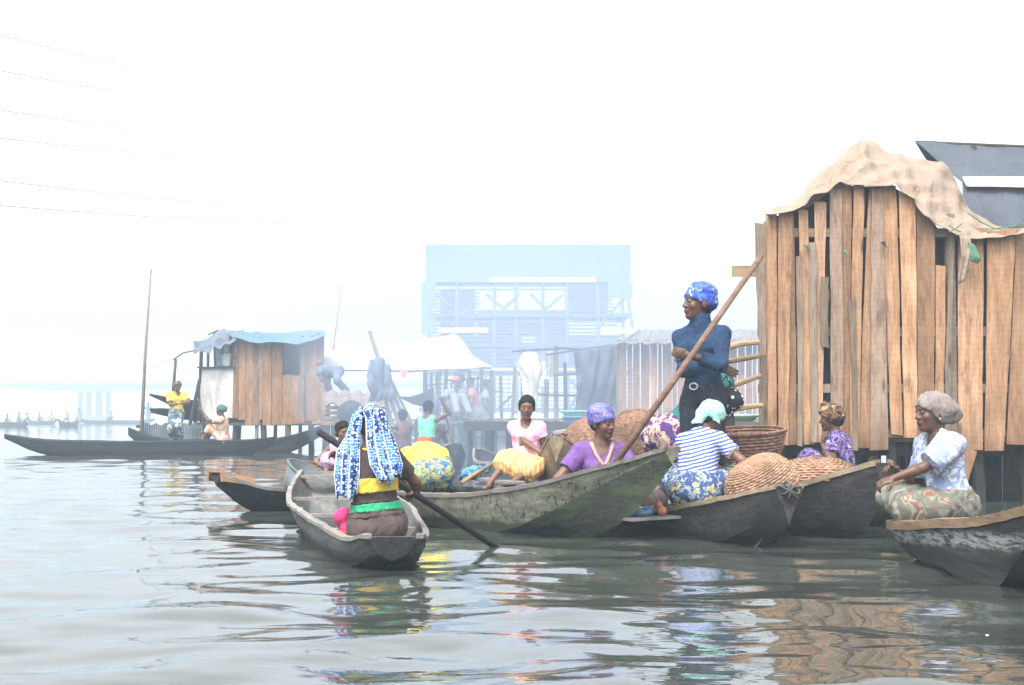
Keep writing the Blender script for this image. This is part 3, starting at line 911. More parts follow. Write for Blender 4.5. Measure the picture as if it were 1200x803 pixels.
def canoe(label, A, B, st, mats, th=.025, thwarts=(), group=None, rim=(.035, .03), n=44, floor=None, seed=0, cat='canoe', decks=(), rough=.0022, floorz=.03, rake=0):
    """A = stern, B = bow (world x,y). st rows: t, half width at rim, rim z, half width at chine, chine z, keel z"""
    A = np.asarray(A, float); B = np.asarray(B, float); L = np.linalg.norm(B - A)
    e = empty('canoe', (A[0], A[1], 0), math.atan2(B[1] - A[1], B[0] - A[0]), label, cat, group)
    st = np.array(st, float); T = np.linspace(0, 1, n)
    # smooth interpolation of the stations
    def itp(col):
        t0 = st[:, 0]; v = st[:, col]
        m = np.gradient(v, t0)
        o = []
        for t in T:
            i = min(max(np.searchsorted(t0, t) - 1, 0), len(t0) - 2); h = t0[i + 1] - t0[i]; s_ = (t - t0[i]) / h
            o.append(v[i] * (2 * s_**3 - 3 * s_**2 + 1) + h * m[i] * (s_**3 - 2 * s_**2 + s_) + v[i + 1] * (-2 * s_**3 + 3 * s_**2) + h * m[i + 1] * (s_**3 - s_**2))
        return np.array(o)
    hw, zr, hc, zc, zk = [itp(i) for i in range(1, 6)]
    hw = np.maximum(hw, .012); hc = np.clip(hc, .006, None)
    r = np.random.default_rng(seed + 5)
    def section(i, ins):
        """points from left rim over keel to right rim; ins = 0 outer / th inner"""
        w_, c_ = max(hw[i] - ins, .004), max(hc[i] - ins * .8, .002)
        zc_, zk_ = zc[i] + ins, zk[i] + (ins + floorz if ins else 0)
        zc_ = max(zc_, zk_ + .002) if ins else zc_
        zc_ = min(zc_, zr[i] - .004); zk_ = min(zk_, zr[i] - .004)
        pts = []
        for q in np.linspace(0, 1, 7): 
            b = sin(q * pi) * .012 * (1 if zr[i] - zc_ > .1 else 0)
            pts.append((w_ + (c_ - w_) * q + b, zr[i] + (zc_ - zr[i]) * q))
        for q in (.33, .66, 1.0): pts.append((c_ * (1 - q), zc_ + (zk_ - zc_) * q))
        left = [( x, z) for x, z in pts]; right = [(-x, z) for x, z in reversed(pts[:-1])]
        return left + right
    rows = []
    wob = np.cumsum(r.normal(0, 1, n)); wob = (wob - np.linspace(wob[0], wob[-1], n)) * rough
    jit = r.normal(0, rough * .6, (n, 40))
    def build_rows(ins):
        o = []
        for i in range(n):
            o.append([(T[i] * L, y + (jit[i, k] if abs(y) > .02 else 0), z + wob[i] + jit[i, k + 19] * .5) for k, (y, z) in enumerate(section(i, ins))])
        return np.array(o)
    O = build_rows(0); I = build_rows(th)
    if rake:
        for Q_ in (O, I):
            for i in range(n):
                for (tt, sg) in ((T[i], 1), (1 - T[i], -1)):
                    if tt < .16: Q_[i, :, 0] += sg * rake * np.maximum(zr[i] - Q_[i, :, 2], 0) * (1 - tt / .16)
    # inner skin starts a little way in from both ends
    I[:, :, 0] = th * 1.2 + I[:, :, 0] * (L - 2.4 * th) / L
    m = MA(); k = O.shape[1]
    vo = O.reshape(-1, 3); vi = I.reshape(-1, 3); N = n * k
    F = []; M = []; PR = []
    brd = [0, 0, 1, 1, 1, 2, 3, 3, 3]; off = r.random(8)
    for i in range(n - 1):
        for j in range(k - 1):
            q_ = brd[min(j, k - 2 - j)] if min(j, k - 2 - j) < 9 else 3; seg = int(i / n * 3.2 + off[q_] * 3)
            PR += [(q_ * .37 + seg * .61 + (.2 if j > k / 2 else 0)) % 1.0] * 2
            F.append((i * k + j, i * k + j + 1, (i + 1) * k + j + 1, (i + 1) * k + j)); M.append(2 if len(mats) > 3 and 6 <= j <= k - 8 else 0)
            F.append((N + (i + 1) * k + j, N + (i + 1) * k + j + 1, N + i * k + j + 1, N + i * k + j)); M.append(1)
        for j in (0, k - 1):
            F.append((i * k + j, (i + 1) * k + j, N + (i + 1) * k + j, N + i * k + j)); M.append(1)
    CAPS = len(F)
    for i in (0, n - 1):
        F.append(tuple(i * k + j for j in range(k))); M.append(0)
        F.append(tuple(N + i * k + j for j in range(k))); M.append(1)
        F.append((i * k, i * k + k - 1, N + i * k + k - 1, N + i * k)); M.append(1)
    m.V = [tuple(v) for v in vo] + [tuple(v) for v in vi]; m.F = F; m.M = M; m.R = [.5] * len(F)
    for a_, f_ in enumerate(F):
        if len(f_) == 4 and a_ < CAPS: m.R[a_] = -1
    w_i = 0
    for i in range(n - 1):
        for j in range(k - 1):
            m.R[w_i] = m.R[w_i + 1] = PR[(i * (k - 1) + j) * 2]; w_i += 2
        for j in (0, k - 1): m.R[w_i] = .5; w_i += 1
    m.R = [x if x >= 0 else .5 for x in m.R]
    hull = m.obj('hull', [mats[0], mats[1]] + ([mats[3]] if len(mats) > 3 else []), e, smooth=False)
    # shade smooth along the strakes only
    hull.data.polygons.foreach_set('use_smooth', [True] * len(F))
    try: hull.data.set_sharp_from_angle(angle=radians(28))
    except Exception: pass
    if rim:
        for sgn, col in ((1, 0), (-1, k - 1)):
            g = MA(); path = O[:, col, :].copy()
            rw, rt = rim; vs = []; fs = []
            for i in range(n):
                p = path[i]
                for (dy, dz) in ((.010, .004), (.010, .004 - rt), (-rw, .004 - rt), (-rw, .012)):
                    vs.append((p[0], p[1] + sgn * dy + (0 if abs(p[1]) > abs(rw) else 0), p[2] + dz + rt * .35))
            for i in range(n - 1):
                for q in range(4): fs.append((i * 4 + q, i * 4 + (q + 1) % 4, (i + 1) * 4 + (q + 1) % 4, (i + 1) * 4 + q))
            fs.append((0, 1, 2, 3)); fs.append(tuple((n - 1) * 4 + q for q in (3, 2, 1, 0)))
            g.add(vs, fs); g.obj('gunwale', mats[2], e)
    for (t, dz, wd) in thwarts:
        i = int(t * (n - 1)); g = MA()
        y = hw[i] - .012
        g.beam((t * L, -y, zr[i] - dz), (t * L, y, zr[i] - dz), wd, .024, rows=4, wob=.06)
        g.obj('thwart', mats[2], e)
    for (t0, t1, dz) in decks:
        g = MA(); G = []
        for i in range(n):
            if t0 <= T[i] <= t1:
                G.append([(T[i] * L, (hw[i] - .006) * q, zr[i] - dz + .008 * (1 - q * q)) for q in (-1, -.5, 0, .5, 1)])
        if len(G) > 1: g.grid(G, .02); g.obj('end_deck', mats[2], e)
    return e, dict(L=L, hw=hw, zr=zr, T=T)


# -- the near canoe the woman paddles away in
st_short = [(0, .16, .20, .09, .10, .05), (.05, .22, .175, .15, .03, -.01), (.3, .36, .19, .28, -.03, -.07), (.6, .44, .24, .30, -.02, -.06), (.85, .34, .33, .22, .05, .0), (1, .22, .41, .14, .22, .17)]
canoe('short grey canoe with three cross bars carrying the paddling woman in the blue scarf', P(462, 640, 9.40)[:2], P(381, 590, 14.4)[:2], st_short, (W_GOUT, W_GOUT, W_RIMG),
      thwarts=((.30, .05, .09), (.50, .04, .08), (.72, .03, .07), (.95, .0, .12)), seed=1, rough=.004, rake=.8, rim=(.03, .022))
# -- dark canoe with the orange tip
st_long = [(0, .10, .36, .03, .30, .26), (.10, .24, .25, .14, .14, .06), (.3, .38, .19, .26, -.02, -.08), (.6, .42, .18, .28, -.05, -.1), (.9, .30, .24, .2, .0, -.05), (1, .14, .32, .08, .12, .08)]
canoe('dark tarred canoe with an orange wooden tip carrying the child in lilac', P(253, 566, 14.9)[:2], P(520, 566, 17.0)[:2],
      st_long, (W_BLUE, W_GREY, W_RIMG), thwarts=((.35, .03, .12), (.6, .03, .12)), seed=2)
# -- long green speckled canoe
st_g = [(0, .18, .34, .10, .22, .15), (.12, .36, .28, .24, .03, -.05), (.35, .46, .25, .34, .0, -.08), (.6, .44, .31, .34, .0, -.07), (.76, .36, .42, .28, .22, -.03), (.9, .22, .56, .17, .47, .22), (1, .07, .66, .05, .63, .55)]
canoe('green speckled canoe with a high bow carrying the woman in purple', (-1.25, 14.75), (1.13, 11.45), st_g, (G_HULL, W_DARK, W_RIMB, W_GSHADE),
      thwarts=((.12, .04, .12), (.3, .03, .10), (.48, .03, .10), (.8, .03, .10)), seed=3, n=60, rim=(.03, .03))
# -- boat A
st_a = [(0, .12, .30, .06, .2, .12), (.15, .36, .22, .24, .0, -.06), (.4, .46, .16, .34, -.03, -.08), (.65, .42, .19, .32, -.02, -.06), (.85, .30, .30, .20, .03, -.04), (1, .10, .42, .05, .30, .16)]
canoe('dark wooden canoe with a rope tied to its prow carrying the woman in stripes', P(708, 560, 14.6)[:2], P(925, 600, 11.0)[:2], st_a, (W_DARK, W_GREY, W_RIM),
      thwarts=((.3, .02, .14), (.55, .02, .12), (.66, .03, .12)), seed=4, n=56, rim=(.035, .03))
# -- boat B
st_b = [(0, .12, .30, .06, .2, .12), (.15, .34, .24, .24, .0, -.06), (.4, .44, .22, .34, -.03, -.08), (.7, .40, .32, .28, .0, -.05), (.9, .22, .47, .12, .2, .02), (1, .07, .56, .03, .45, .32)]
canoe('dark canoe with a mossy foot and a pale raised bow carrying the baskets', (1.62, 14.3), P(1036, 560, 11.7)[:2], st_b, (W_DARK, W_GREY, W_RIM),
      thwarts=((.3, .02, .14), (.5, .02, .12), (.86, .0, .12)), seed=5, n=56, rim=(.04, .04))
# -- boat E behind
st_e = [(0, .12, .30, .06, .2, .12), (.2, .36, .22, .24, .0, -.06), (.6, .40, .24, .34, -.03, -.08), (.9, .22, .34, .12, .1, .02), (1, .07, .42, .03, .32, .22)]
W_MOSS = wood('boat_wood_mossy', (.03, .04, .025), (.06, .075, .04), (.14, .17, .09), 'X', .8, .5, False, moss=(.14, .19, .08))
canoe('low mossy canoe close under the plank house carrying the woman in purple flowers', (2.25, 15.9), (3.12, 12.6), st_e, (W_MOSS, W_DARK, W_RIM), thwarts=((.35, .02, .14), (.6, .02, .12)), seed=6)
# -- boat C, nearest on the right
st_c = [(0, .30, .19, .22, .14, .11), (.06, .40, .20, .30, .07, .03), (.28, .46, .27, .36, .01, -.05), (.5, .46, .36, .38, .01, -.08), (.62, .44, .45, .38, .32, -.06), (.75, .36, .56, .30, .50, .05), (.88, .22, .68, .17, .64, .35), (1, .08, .80, .06, .77, .7)]


def c_hull():
    t = NT('boat_wood_scraped', .75, .25)
    n = t.noise(t.co((.7, 8, 8)), 2, 6, .65); c = t.ramp(n, [(.25, (.018, .018, .018)), (.5, (.045, .043, .04)), (.75, (.10, .095, .088))])
    sx = t.n('ShaderNodeSeparateXYZ'); t.l(t.co(), sx.inputs[0])
    # pale scraped band running along the side below the rim
    d = t.math('SUBTRACT', sx.outputs[2], t.math('MULTIPLY', sx.outputs[0], .055))
    d = t.math('ADD', d, t.math('MULTIPLY', t.noise(t.co((3, 3, 6)), 3, 4), -.06))
    b = t.ramp(d, [(.0, 0.), (.04, 0.), (.065, 1.), (.115, 1.), (.15, 0.)])
    b = t.math('MULTIPLY', b, t.ramp(t.noise(t.co((2, 6, 12)), 4, 6, .7), [(.42, 0.), (.55, .9)]))
    c = t.mix(b, c, (.32, .33, .33)); t.col(c); t.bump(n, .7, .01); return t.m


canoe('nearest dark canoe with an orange-brown rim carrying the woman in the grey headscarf', (2.80, 10.75), (3.02, 6.3), st_c, (c_hull(), W_DARK, W_RIMO, W_DARK), thwarts=((.3, .04, .14), (.55, .04, .14)), seed=7, n=60, rim=(.055, .05))  # last material darker below the chine, bow shade put into the colour
# ------------------------------------------------------------------ plank house on the right
PLANK = wood('plank_fresh', (.12, .062, .030), (.37, .195, .10), (.55, .345, .20), 'Z', .75, .40, True, grain=.9, bump=.35, saw=.28)
PLANK_D = wood('plank_weathered', (.09, .065, .05), (.20, .145, .10), (.34, .26, .18), 'Z', .8, .5, True)
PLANK_X = wood('beam_wood', (.13, .085, .05), (.27, .18, .10), (.42, .29, .17), 'X', .8, .4, True)
PLANK_Y = wood('beam_wood_deep', (.10, .07, .045), (.20, .14, .085), (.30, .21, .13), 'Y', .8, .4, True)
POST = wood('post_wet', (.012, .011, .010), (.028, .025, .022), (.065, .055, .045), 'Z', .6, .4, True)
DARKW = plain('dark_inside', (.035, .04, .048), .9, .3, 6)


def plank_px(m, D, top, bot, th=.025, rows=7, wob=.004, dz=0.):
    """plank between photo columns: top=(xl,xr,y) bot=(xl,xr,y) at distance D"""
    g_ = .5 * (th < .05) ; top = (top[0] + g_, top[1] - g_, top[2]); bot = (bot[0] + g_, bot[1] - g_, bot[2])
    vs = []; fs = []
    bow = random.uniform(-.5, .5) * .6
    for i in range(rows + 1):
        t = i / rows
        xl = bot[0] + (top[0] - bot[0]) * t; xr = bot[1] + (top[1] - bot[1]) * t; y = bot[2] + (top[2] - bot[2]) * t
        a = P(xl, y, D); b = P(xr, y, D)
        o = sin(t * pi) * bow * .02
        a[0] += random.uniform(-wob, wob) + o; b[0] += random.uniform(-wob, wob) + o
        a[2] += random.uniform(-.01, .01) * (i in (0, rows)); b[2] += random.uniform(-.01, .01) * (i in (0, rows))
        for q, dy in ((a, 0), (b, 0), (b, th), (a, th)):
            vs.append((q[0], q[1] + dy + dz, q[2]))
    for i in range(rows):
        for k in range(4): fs.append((i * 4 + k, i * 4 + (k + 1) % 4, (i + 1) * 4 + (k + 1) % 4, (i + 1) * 4 + k))
    fs.append((0, 1, 2, 3)); e = rows * 4; fs.append((e + 3, e + 2, e + 1, e))
    m.cur = random.random(); m.add(vs, fs)


HD = 16.5
houseL, houseR = P(890, 500, HD)[0], P(1330, 500, HD)[0]
house = empty('plank_house', (houseL, HD, 0), 0, 'large stilt house of upright sawn planks under a beige sheet', 'house')
HO = np.array([houseL, HD, 0])
m = MA()
PL = [((897, 911, 251), (899, 910, 520)), ((912, 929, 248), (911, 924, 521)), ((913, 931, 249), (922, 934, 522)), ((935, 947, 247), (941, 955, 520)),
      ((954, 969, 236), (955, 964, 519)), ((971, 986, 221), (972, 988, 522)), ((986, 999, 214), (988, 996, 524)), ((1000, 1013, 213), (994, 1007, 524)),
      ((1018, 1031, 217), (1006, 1019, 526)), ((1020, 1034, 219), (1018, 1041, 527)), ((1031, 1051, 217), (1044, 1058, 510)), ((1053, 1073, 225), (1059, 1075, 513)),
      ((1073, 1097, 240), (1075, 1094, 516)), ((1096, 1108, 312), (1094, 1104, 512)), ((1122, 1153, 272), (1123, 1152, 527)), ((1156, 1190, 270), (1153, 1176, 529)),
      ((1191, 1226, 268), (1179, 1212, 521)), ((1228, 1262, 268), (1215, 1250, 524)), ((1264, 1296, 266), (1254, 1290, 526)), ((1298, 1335, 266), (1293, 1330, 523))]
for i, (t, b) in enumerate(PL):
    plank_px(m, HD, t, b, dz=-.03 * (i % 2) + random.uniform(0, .008), rows=9, wob=.005)
m.obj('plank_wall', PLANK, house, org=HO)
m = MA()
for t, b in [((947, 957, 285), (950, 958, 519)), ((962, 972, 325), (962, 972, 407)), ((994, 1003, 351), (1000, 1006, 527)), ((933, 941, 300), (934, 941, 523)), ((1113, 1119, 270), (1106, 1114, 522)), ((884, 898, 262), (889, 899, 416)), ((890, 899, 417), (890, 900, 519))]:
    plank_px(m, HD - .05, t, b, rows=8, wob=.008)
m.obj('cover_strip', PLANK_D, house, org=HO)
# frame behind the planks, side and back walls, floor
zt = P(1000, 250, HD)[2]; zb = P(1000, 520, HD)[2]
m = MA()
for z in (P(1000, 272, HD)[2], P(1000, 388, HD)[2], P(1000, 455, HD)[2], P(1000, 508, HD)[2]):
    m.cur = random.random(); m.box(((houseL + houseR) / 2, HD + .075, z), (houseR - houseL, .06, .09))
m.cur = .4; m.box((P(1117, 400, HD)[0], HD + .09, (zt + zb) / 2), (.09, .10, zt - zb))
m.cur = .7; m.beam(P(858, 318, HD + .1), P(905, 318, HD + .1), .05, .11)
m.obj('wall_frame', PLANK_X, house, org=HO)
m = MA()
depth = 3.4
for x, rn in ((houseL + .06, 1),):
    y = HD + .12
    while y < HD + depth:
        wd = random.uniform(.15, .24); m.cur = random.random()
        m.box((x * (y + wd * .5) / HD + .02, y + wd / 2, (zt + zb) / 2 - .1), (.025, wd * .93, zt - zb + .1 + random.uniform(-.06, .06))); y += wd
m.obj('side_wall', PLANK, house, org=HO)
m = MA(); y = HD + .12
while y < HD + depth:
    wd = random.uniform(.15, .24); m.cur = random.random(); m.box((houseR + .02, y + wd / 2, (zt + zb) / 2 - .1), (.025, wd * .95, zt - zb + .1)); y += wd
m.obj('side_wall', PLANK, house, org=HO)
m = MA(); x = houseL * (HD + depth) / HD
while x < houseR:
    wd = random.uniform(.17, .25); m.cur = random.random()
    m.box((x + wd / 2, HD + depth, (zt + zb) / 2), (wd * .95, .025, zt - zb + random.uniform(-.06, .06))); x += wd
m.obj('back_wall', PLANK_D, house, org=HO)
m = MA()
for i in range(16):
    m.cur = random.random(); m.box(((houseL + houseR) / 2, HD + .3 + i * .2, zb + .03), (houseR - houseL, .19, .03))
m.obj('floor', PLANK_X, house, org=HO)
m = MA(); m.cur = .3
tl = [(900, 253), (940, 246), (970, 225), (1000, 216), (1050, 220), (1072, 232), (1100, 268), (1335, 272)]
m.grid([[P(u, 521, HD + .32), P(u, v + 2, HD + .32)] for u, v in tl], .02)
m.obj('dark_gap_sheet', wood('gap_shade_dark', (.015, .017, .02), (.03, .033, .038), (.06, .06, .065), 'Z', .9, .3, False), house, org=HO)  # added dark sheet, stands in for the shade behind the plank gaps
m = MA(); x = houseL * (HD + depth) / HD + .1
while x < houseR + .3:
    wd = random.uniform(.14, .3); m.cur = random.random(); m.box((x + wd / 2, HD + depth - .1, zb / 2 - .02), (wd * .96, .03, zb + .3)); x += wd * (1 if random.random() > .12 else 1.35)
m.obj('under_shade_boards', POST, house, org=HO)  # added boards across the back, put in to darken the space underneath
# stilts
for (u, wd, yy) in ((897, .10, .1), (925, .09, .6), (958, .1, .12), (985, .12, 1.2), (1050, .11, .15), (1008, .10, 2.2), (1100, .12, .5), (1150, .13, .15), (1168, .12, 1.5), (1210, .13, .2), (1270, .13, .2), (1070, .11, 2.6), (1130, .11, 2.9), (925, .1, 2.9), (1220, .12, 2.9)):
    m = MA(); m.cur = random.random(); x = P(u, 540, HD)[0]
    m.tube([(x, HD + yy, -1.0), (x + .02, HD + yy, .1), (x + random.uniform(-.03, .03), HD + yy, zb + .02)], [wd * .55, wd * .5, wd * .48], 9)
    m.obj('stilt', POST, house, org=HO)
m = MA(); m.cur = .9; m.beam(P(1138, 527, HD - .08), P(1118, 592, HD - .08), .12, .03, up=(0, 1, 0)); m.obj('brace', PLANK, house, org=HO)
for yy in (.35, 1.4, 2.4):
    m = MA(); m.box(((houseL + houseR) / 2, HD + yy, zb - .07), (houseR - houseL, .1, .12)); m.obj('floor_beam', POST, house, org=HO)

# ladder-like rack left of the house
rk = empty('pole_rack', P(850, 560, HD - .1) * [1, 1, 0], 0, 'rough rack of sticks between a post and the big plank house', 'rack')
RO = P(850, 560, HD - .1) * [1, 1, 0]
m = MA(); m.tube([P(862, 600, HD - .1) * [1, 1, 0] + [0, 0, -.5], P(856, 500, HD - .1), P(846, 400, HD - .1)], [.055, .05, .045], 8); m.obj('post', POST, rk, org=RO)
for (a, b) in (((846, 410), (890, 401)), ((850, 424), (890, 417)), ((852, 454), (892, 440)), ((850, 482), (894, 475)), ((846, 516), (894, 505))):
    m = MA(); pa, pb = P(*a, HD - .16), P(*b, HD - .16); mid = (pa + pb) / 2 + [0, 0, random.uniform(-.01, .03)]
    m.cur = random.random(); m.tube([pa, mid, pb], [.028, .03, .024], 7); m.obj('rail', PLANK_X, rk, org=RO)


def cloth_grid(rows, nu=60, nv=30, fold=.03, freq=9, seed=1, sag=.0):
    """rows: list of polylines (each list of 3-D points) blended in v; adds folds"""
    def resample(pl, n):
        pl = np.array(pl, float); d = np.r_[0, np.cumsum(np.linalg.norm(np.diff(pl, axis=0), axis=1))]; t = np.linspace(0, d[-1], n)
        return np.stack([np.interp(t, d, pl[:, k]) for k in range(3)], 1)
    R = np.array([resample(r_, nu) for r_ in rows]); vs = np.linspace(0, len(rows) - 1, nv)
    G = np.zeros((nu, nv, 3)); rr = np.random.default_rng(seed)
    for j, v in enumerate(vs):
        i = min(int(v), len(rows) - 2); t = v - i; G[:, j] = R[i] * (1 - t) + R[i + 1] * t
    U, V = np.meshgrid(np.linspace(0, 1, nu), np.linspace(0, 1, nv), indexing='ij')
    D = np.zeros_like(U)
    for i in range(10):
        a, b = rr.normal(0, 1, 2); f = freq * (.5 + 1.3 * rr.random())
        q_ = f * (U * 6.28 * (.6 + .4 * a * .3) + b * V * 1.3) + rr.random() * 6.28 + 1.2 * np.sin(3 * V + i)
        D += (np.sin(q_) if i % 2 else 1.2 * (1 - 2 * np.abs(np.sin(q_ * .5)))) / 3.2
    gu = np.gradient(G, axis=0); gv = np.gradient(G, axis=1); N = np.cross(gu, gv); N /= np.linalg.norm(N, axis=2, keepdims=True) + 1e-9
    amp = fold * (.5 + .5 * np.abs(np.sin(V * 3.0 + .5)))
    return G + N * (D * amp)[..., None] - np.array([0, 0, 1.]) * (sag * np.sin(U * pi * 3) ** 2 * np.sin(V * pi))[..., None]


def tarp_mat(name, c, c2, spots=None):
    c, c2 = kd(c), kd(c2); t = NT(name, .6, .3); f = t.noise(t.co(), 2.2, 6, .6)
    col = t.ramp(f, [(.3, c), (.7, c2)])
    if spots: col = t.mix(t.ramp(t.noise(t.co((1, 1, 1)), 1.1, 4), [(.60, 0.), (.64, .8)]), col, spots)
    t.col(col); t.bump(t.math('ADD', t.noise(t.co(), 5, 5, .6, 2.5), t.math('MULTIPLY', t.noise(t.co((1, 1, .5)), 22, 3, .6, 1), .3)), .8, .035); return t.m


BEIGE = tarp_mat('tarp_beige', (.29, .21, .155), (.36, .275, .205))
m = MA()
f = HD - .12
front = [P(u, v, f) for u, v in ((897, 251), (925, 246), (944, 240), (953, 228), (968, 224), (985, 213), (1000, 214), (1020, 219), (1038, 218), (1050, 214), (1058, 226), (1074, 232), (1082, 252), (1098, 262), (1110, 268), (1122, 276), (1150, 279), (1180, 276), (1200, 270))]
mid = [P(u, v, f + .25) for u, v in ((903, 249), (932, 236), (950, 214), (968, 205), (985, 190), (1003, 180), (1012, 178), (1030, 190), (1048, 192), (1070, 205), (1090, 215), (1105, 228), (1118, 240), (1130, 252), (1150, 262), (1175, 270), (1202, 268))]
top = [P(u, v, f + .9) for u, v in ((915, 247), (945, 226), (962, 200), (985, 182), (1010, 161), (1030, 171), (1050, 179), (1075, 184), (1105, 190), (1122, 212), (1133, 238), (1150, 255), (1178, 268), (1203, 270))]
back = [P(u, v, f + 2.6) for u, v in ((930, 262), (960, 240), (985, 220), (1010, 205), (1050, 205), (1080, 210), (1110, 225), (1130, 250), (1150, 262), (1178, 272), (1203, 274))]
G = cloth_grid([front, mid, top, back], 170, 70, .020, 12, 4)
m.grid(G, -.006); tp = m.obj('tarpaulin', BEIGE, None, smooth=True, org=P(1050, 240, HD))
tag(tp, 'beige tarpaulin draped and folded over the top of the big plank house', 'tarpaulin')
m = MA()
m.grid(cloth_grid([[P(1124, 276, f - .03), P(1138, 278, f - .03)], [P(1126, 300, f - .05), P(1136, 298, f - .05)], [P(1122, 333, f - .04), P(1130, 330, f - .04)]], 8, 14, .012, 2, 8), -.005)
o = m.obj('cloth_tail', BEIGE, tp, smooth=True, org=P(1050, 240, HD))
GREENC = plain('rag_green', (.09, .20, .12), .8, .3, 14)
m = MA(); m.grid(cloth_grid([[P(1134, 283, f - .05), P(1142, 288, f - .05)], [P(1137, 298, f - .07), P(1150, 304, f - .07)], [P(1137, 306, f - .05), P(1146, 309, f - .05)]], 8, 10, .01, 2, 9), -.005)
tag(m.obj('green_rag', [GREENC], None, smooth=True, org=P(1140, 295, HD)), 'small green and beige rag hanging from the edge of the beige tarpaulin', 'rag')
m = MA()
for (a, b) in (((1112, 272), (1128, 262)), ((1112, 264), (1126, 272)), ((1134, 250), (1165, 268)), ((1165, 268), (1200, 262))):
    m.tube([P(*a, f - .06), (P(*a, f - .07) + P(*b, f - .07)) / 2 + [0, 0, -.01], P(*b, f - .06)], .007, 5)
o = m.obj('cord', GREENC, tp, org=P(1050, 240, HD))
# little rags tied round the wall
for (u, v) in ((946, 288), (991, 296), (1036, 285)):
    c = P(u, v, HD - .07)
    o = sdf_obj('rag_knot', [ell(c, (.016, .016, .024)), cap(c, c + [.02, -.01, -.045], .010, .006), cap(c, c + [-.04, 0, .01], .008, .005)], GREENC if u < 1000 else DARKW, None, .005, .01, None, c)
    o.location = c.tolist()
    tag(o, {946: 'tiny dark green rag knotted to the leftmost planks of the big house', 991: 'pale green rag knotted between planks left of the wall middle', 1036: 'dark rag knotted high on the wall under the beige tarpaulin'}[u], 'rag')

GREYT = tarp_mat('tarp_grey', (.055, .066, .085), (.085, .10, .125))
WHITET = tarp_mat('tarp_white', (.62, .60, .55), (.78, .76, .72))
m = MA(); g0 = HD + .9
gt = [[P(1130, 262, g0 + .2), P(1165, 266, g0 + .2), P(1200, 268, g0 + .2), P(1330, 274, g0 + .2)], [P(1128, 212, g0 + .6), P(1160, 214, g0 + .6), P(1200, 216, g0 + .6), P(1330, 216, g0 + .6)],
      [P(1072, 165, g0 + 1.3), P(1120, 167, g0 + 1.3), P(1148, 166, g0 + 1.3), P(1180, 172, g0 + 1.3), P(1240, 172, g0 + 1.3), P(1330, 180, g0 + 1.3)], [P(1090, 195, g0 + 3), P(1150, 195, g0 + 3), P(1330, 200, g0 + 3)]]
G = cloth_grid(gt, 50, 34, .012, 5, 12)
m.grid(G, -.006)
nq = 49 * 33
o = m.obj('tarpaulin', GREYT, None, smooth=True, org=P(1180, 240, g0)); tag(o, 'dark grey tarpaulin with a white band behind the beige one', 'tarpaulin')
m = MA(); m.grid(cloth_grid([[P(1133, 218, g0 + .46), P(1200, 219, g0 + .46), P(1330, 220, g0 + .46)], [P(1128, 207, g0 + .56), P(1200, 207, g0 + .56), P(1330, 206, g0 + .56)]], 30, 6, .004, 5, 13), -.01)
m.obj('white_band', WHITET, o, smooth=True, org=P(1180, 240, g0))
m = MA(); m.tube([P(1195, 300, HD + 1.5), P(1140, 172, HD + 2.15)], .035, 7); m.obj('ridge_pole', POST, house, org=HO); m = MA(); m.tube([P(1075, 168, HD + 2.2), P(1330, 178, HD + 2.2)], .03, 7)
m.obj('ridge_pole', POST, house, org=HO); m = MA(); m.tube([P(1000, 300, HD + .8) , P(1010, 166, HD + .75)], .03, 7)
m.obj('ridge_pole', POST, house, org=HO)


# ------------------------------------------------------------------ small plank house in the middle distance
SD = 27.0
sh = empty('plank_hut', P(760, 500, SD) * [1, 1, 0], 0, 'small plank hut with a rusty sheet roof behind the standing man', 'hut'); SO = P(760, 500, SD) * [1, 1, 0]
m = MA(); u = 724
while u < 892:
    wd = random.uniform(5, 12); plank_px(m, SD, (u, u + wd * .975, 398 - (0 if u > 740 else 0)), (u + random.uniform(-.5, .5), u + wd * .985, 504), rows=3, wob=.006, dz=random.uniform(-.02, 0), th=.03); u += wd
m.obj('plank_wall', PLANK, sh, org=SO)
m = MA(); y = SD + .1
while y < SD + 4:
    m.cur = random.random(); m.box((P(724, 400, SD)[0], y, (P(0, 400, SD)[2] + P(0, 504, SD)[2]) / 2), (.03, .23, P(0, 398, SD)[2] - P(0, 504, SD)[2])); y += .25
m.obj('side_wall', PLANK_D, sh, org=SO)
m = MA(); G = []
for i in range(90):
    u = 708 + i * 190 / 89
    G.append([P(u + 8, 404 - (i > 30) * 0 + 1.2 * sin(i * .7) - max(0, (i - 10)) * 0, SD - .35) + [0, 0, .02 * (i % 2)], P(min(max(u, 735), 900) + 14, 388 + 1.0 * sin(i), SD + 1.6) + [0, 0, .02 * (i % 2)]])
m.grid(G, .015)
RUST = plain('rusty_sheet', (.20, .19, .185), .6, .4, 5)
m.obj('sheet_roof', RUST, sh, org=SO)
m = MA()
for i in range(9):
    m2 = MA(); m2.tube([P(728 + i * 20, 504, SD + .1), P(728 + i * 20, 504, SD + .1) * [1, 1, 0] + [0, 0, -.6]], .06, 7); m2.obj('stilt', POST, sh, org=SO)
m.box(P(810, 507, SD + .5), (2.5, 1.2, .07))
m.obj('floor', POST, sh, org=SO)
# grey sheet hung to the left of the hut
m = MA(); m.grid(cloth_grid([[P(672, 412, SD + .5), P(700, 408, SD + .5), P(722, 402, SD + .5)], [P(676, 450, SD + .4), P(700, 448, SD + .4), P(723, 448, SD + .4)], [P(674, 486, SD + .5), P(700, 488, SD + .5), P(722, 486, SD + .5)]], 26, 26, .05, 4, 21), -.01)
tag(m.obj('hanging_sheet', GREYT, None, smooth=True, org=P(700, 450, SD)), 'wrinkled grey sheet hung beside the small plank hut', 'sheet')

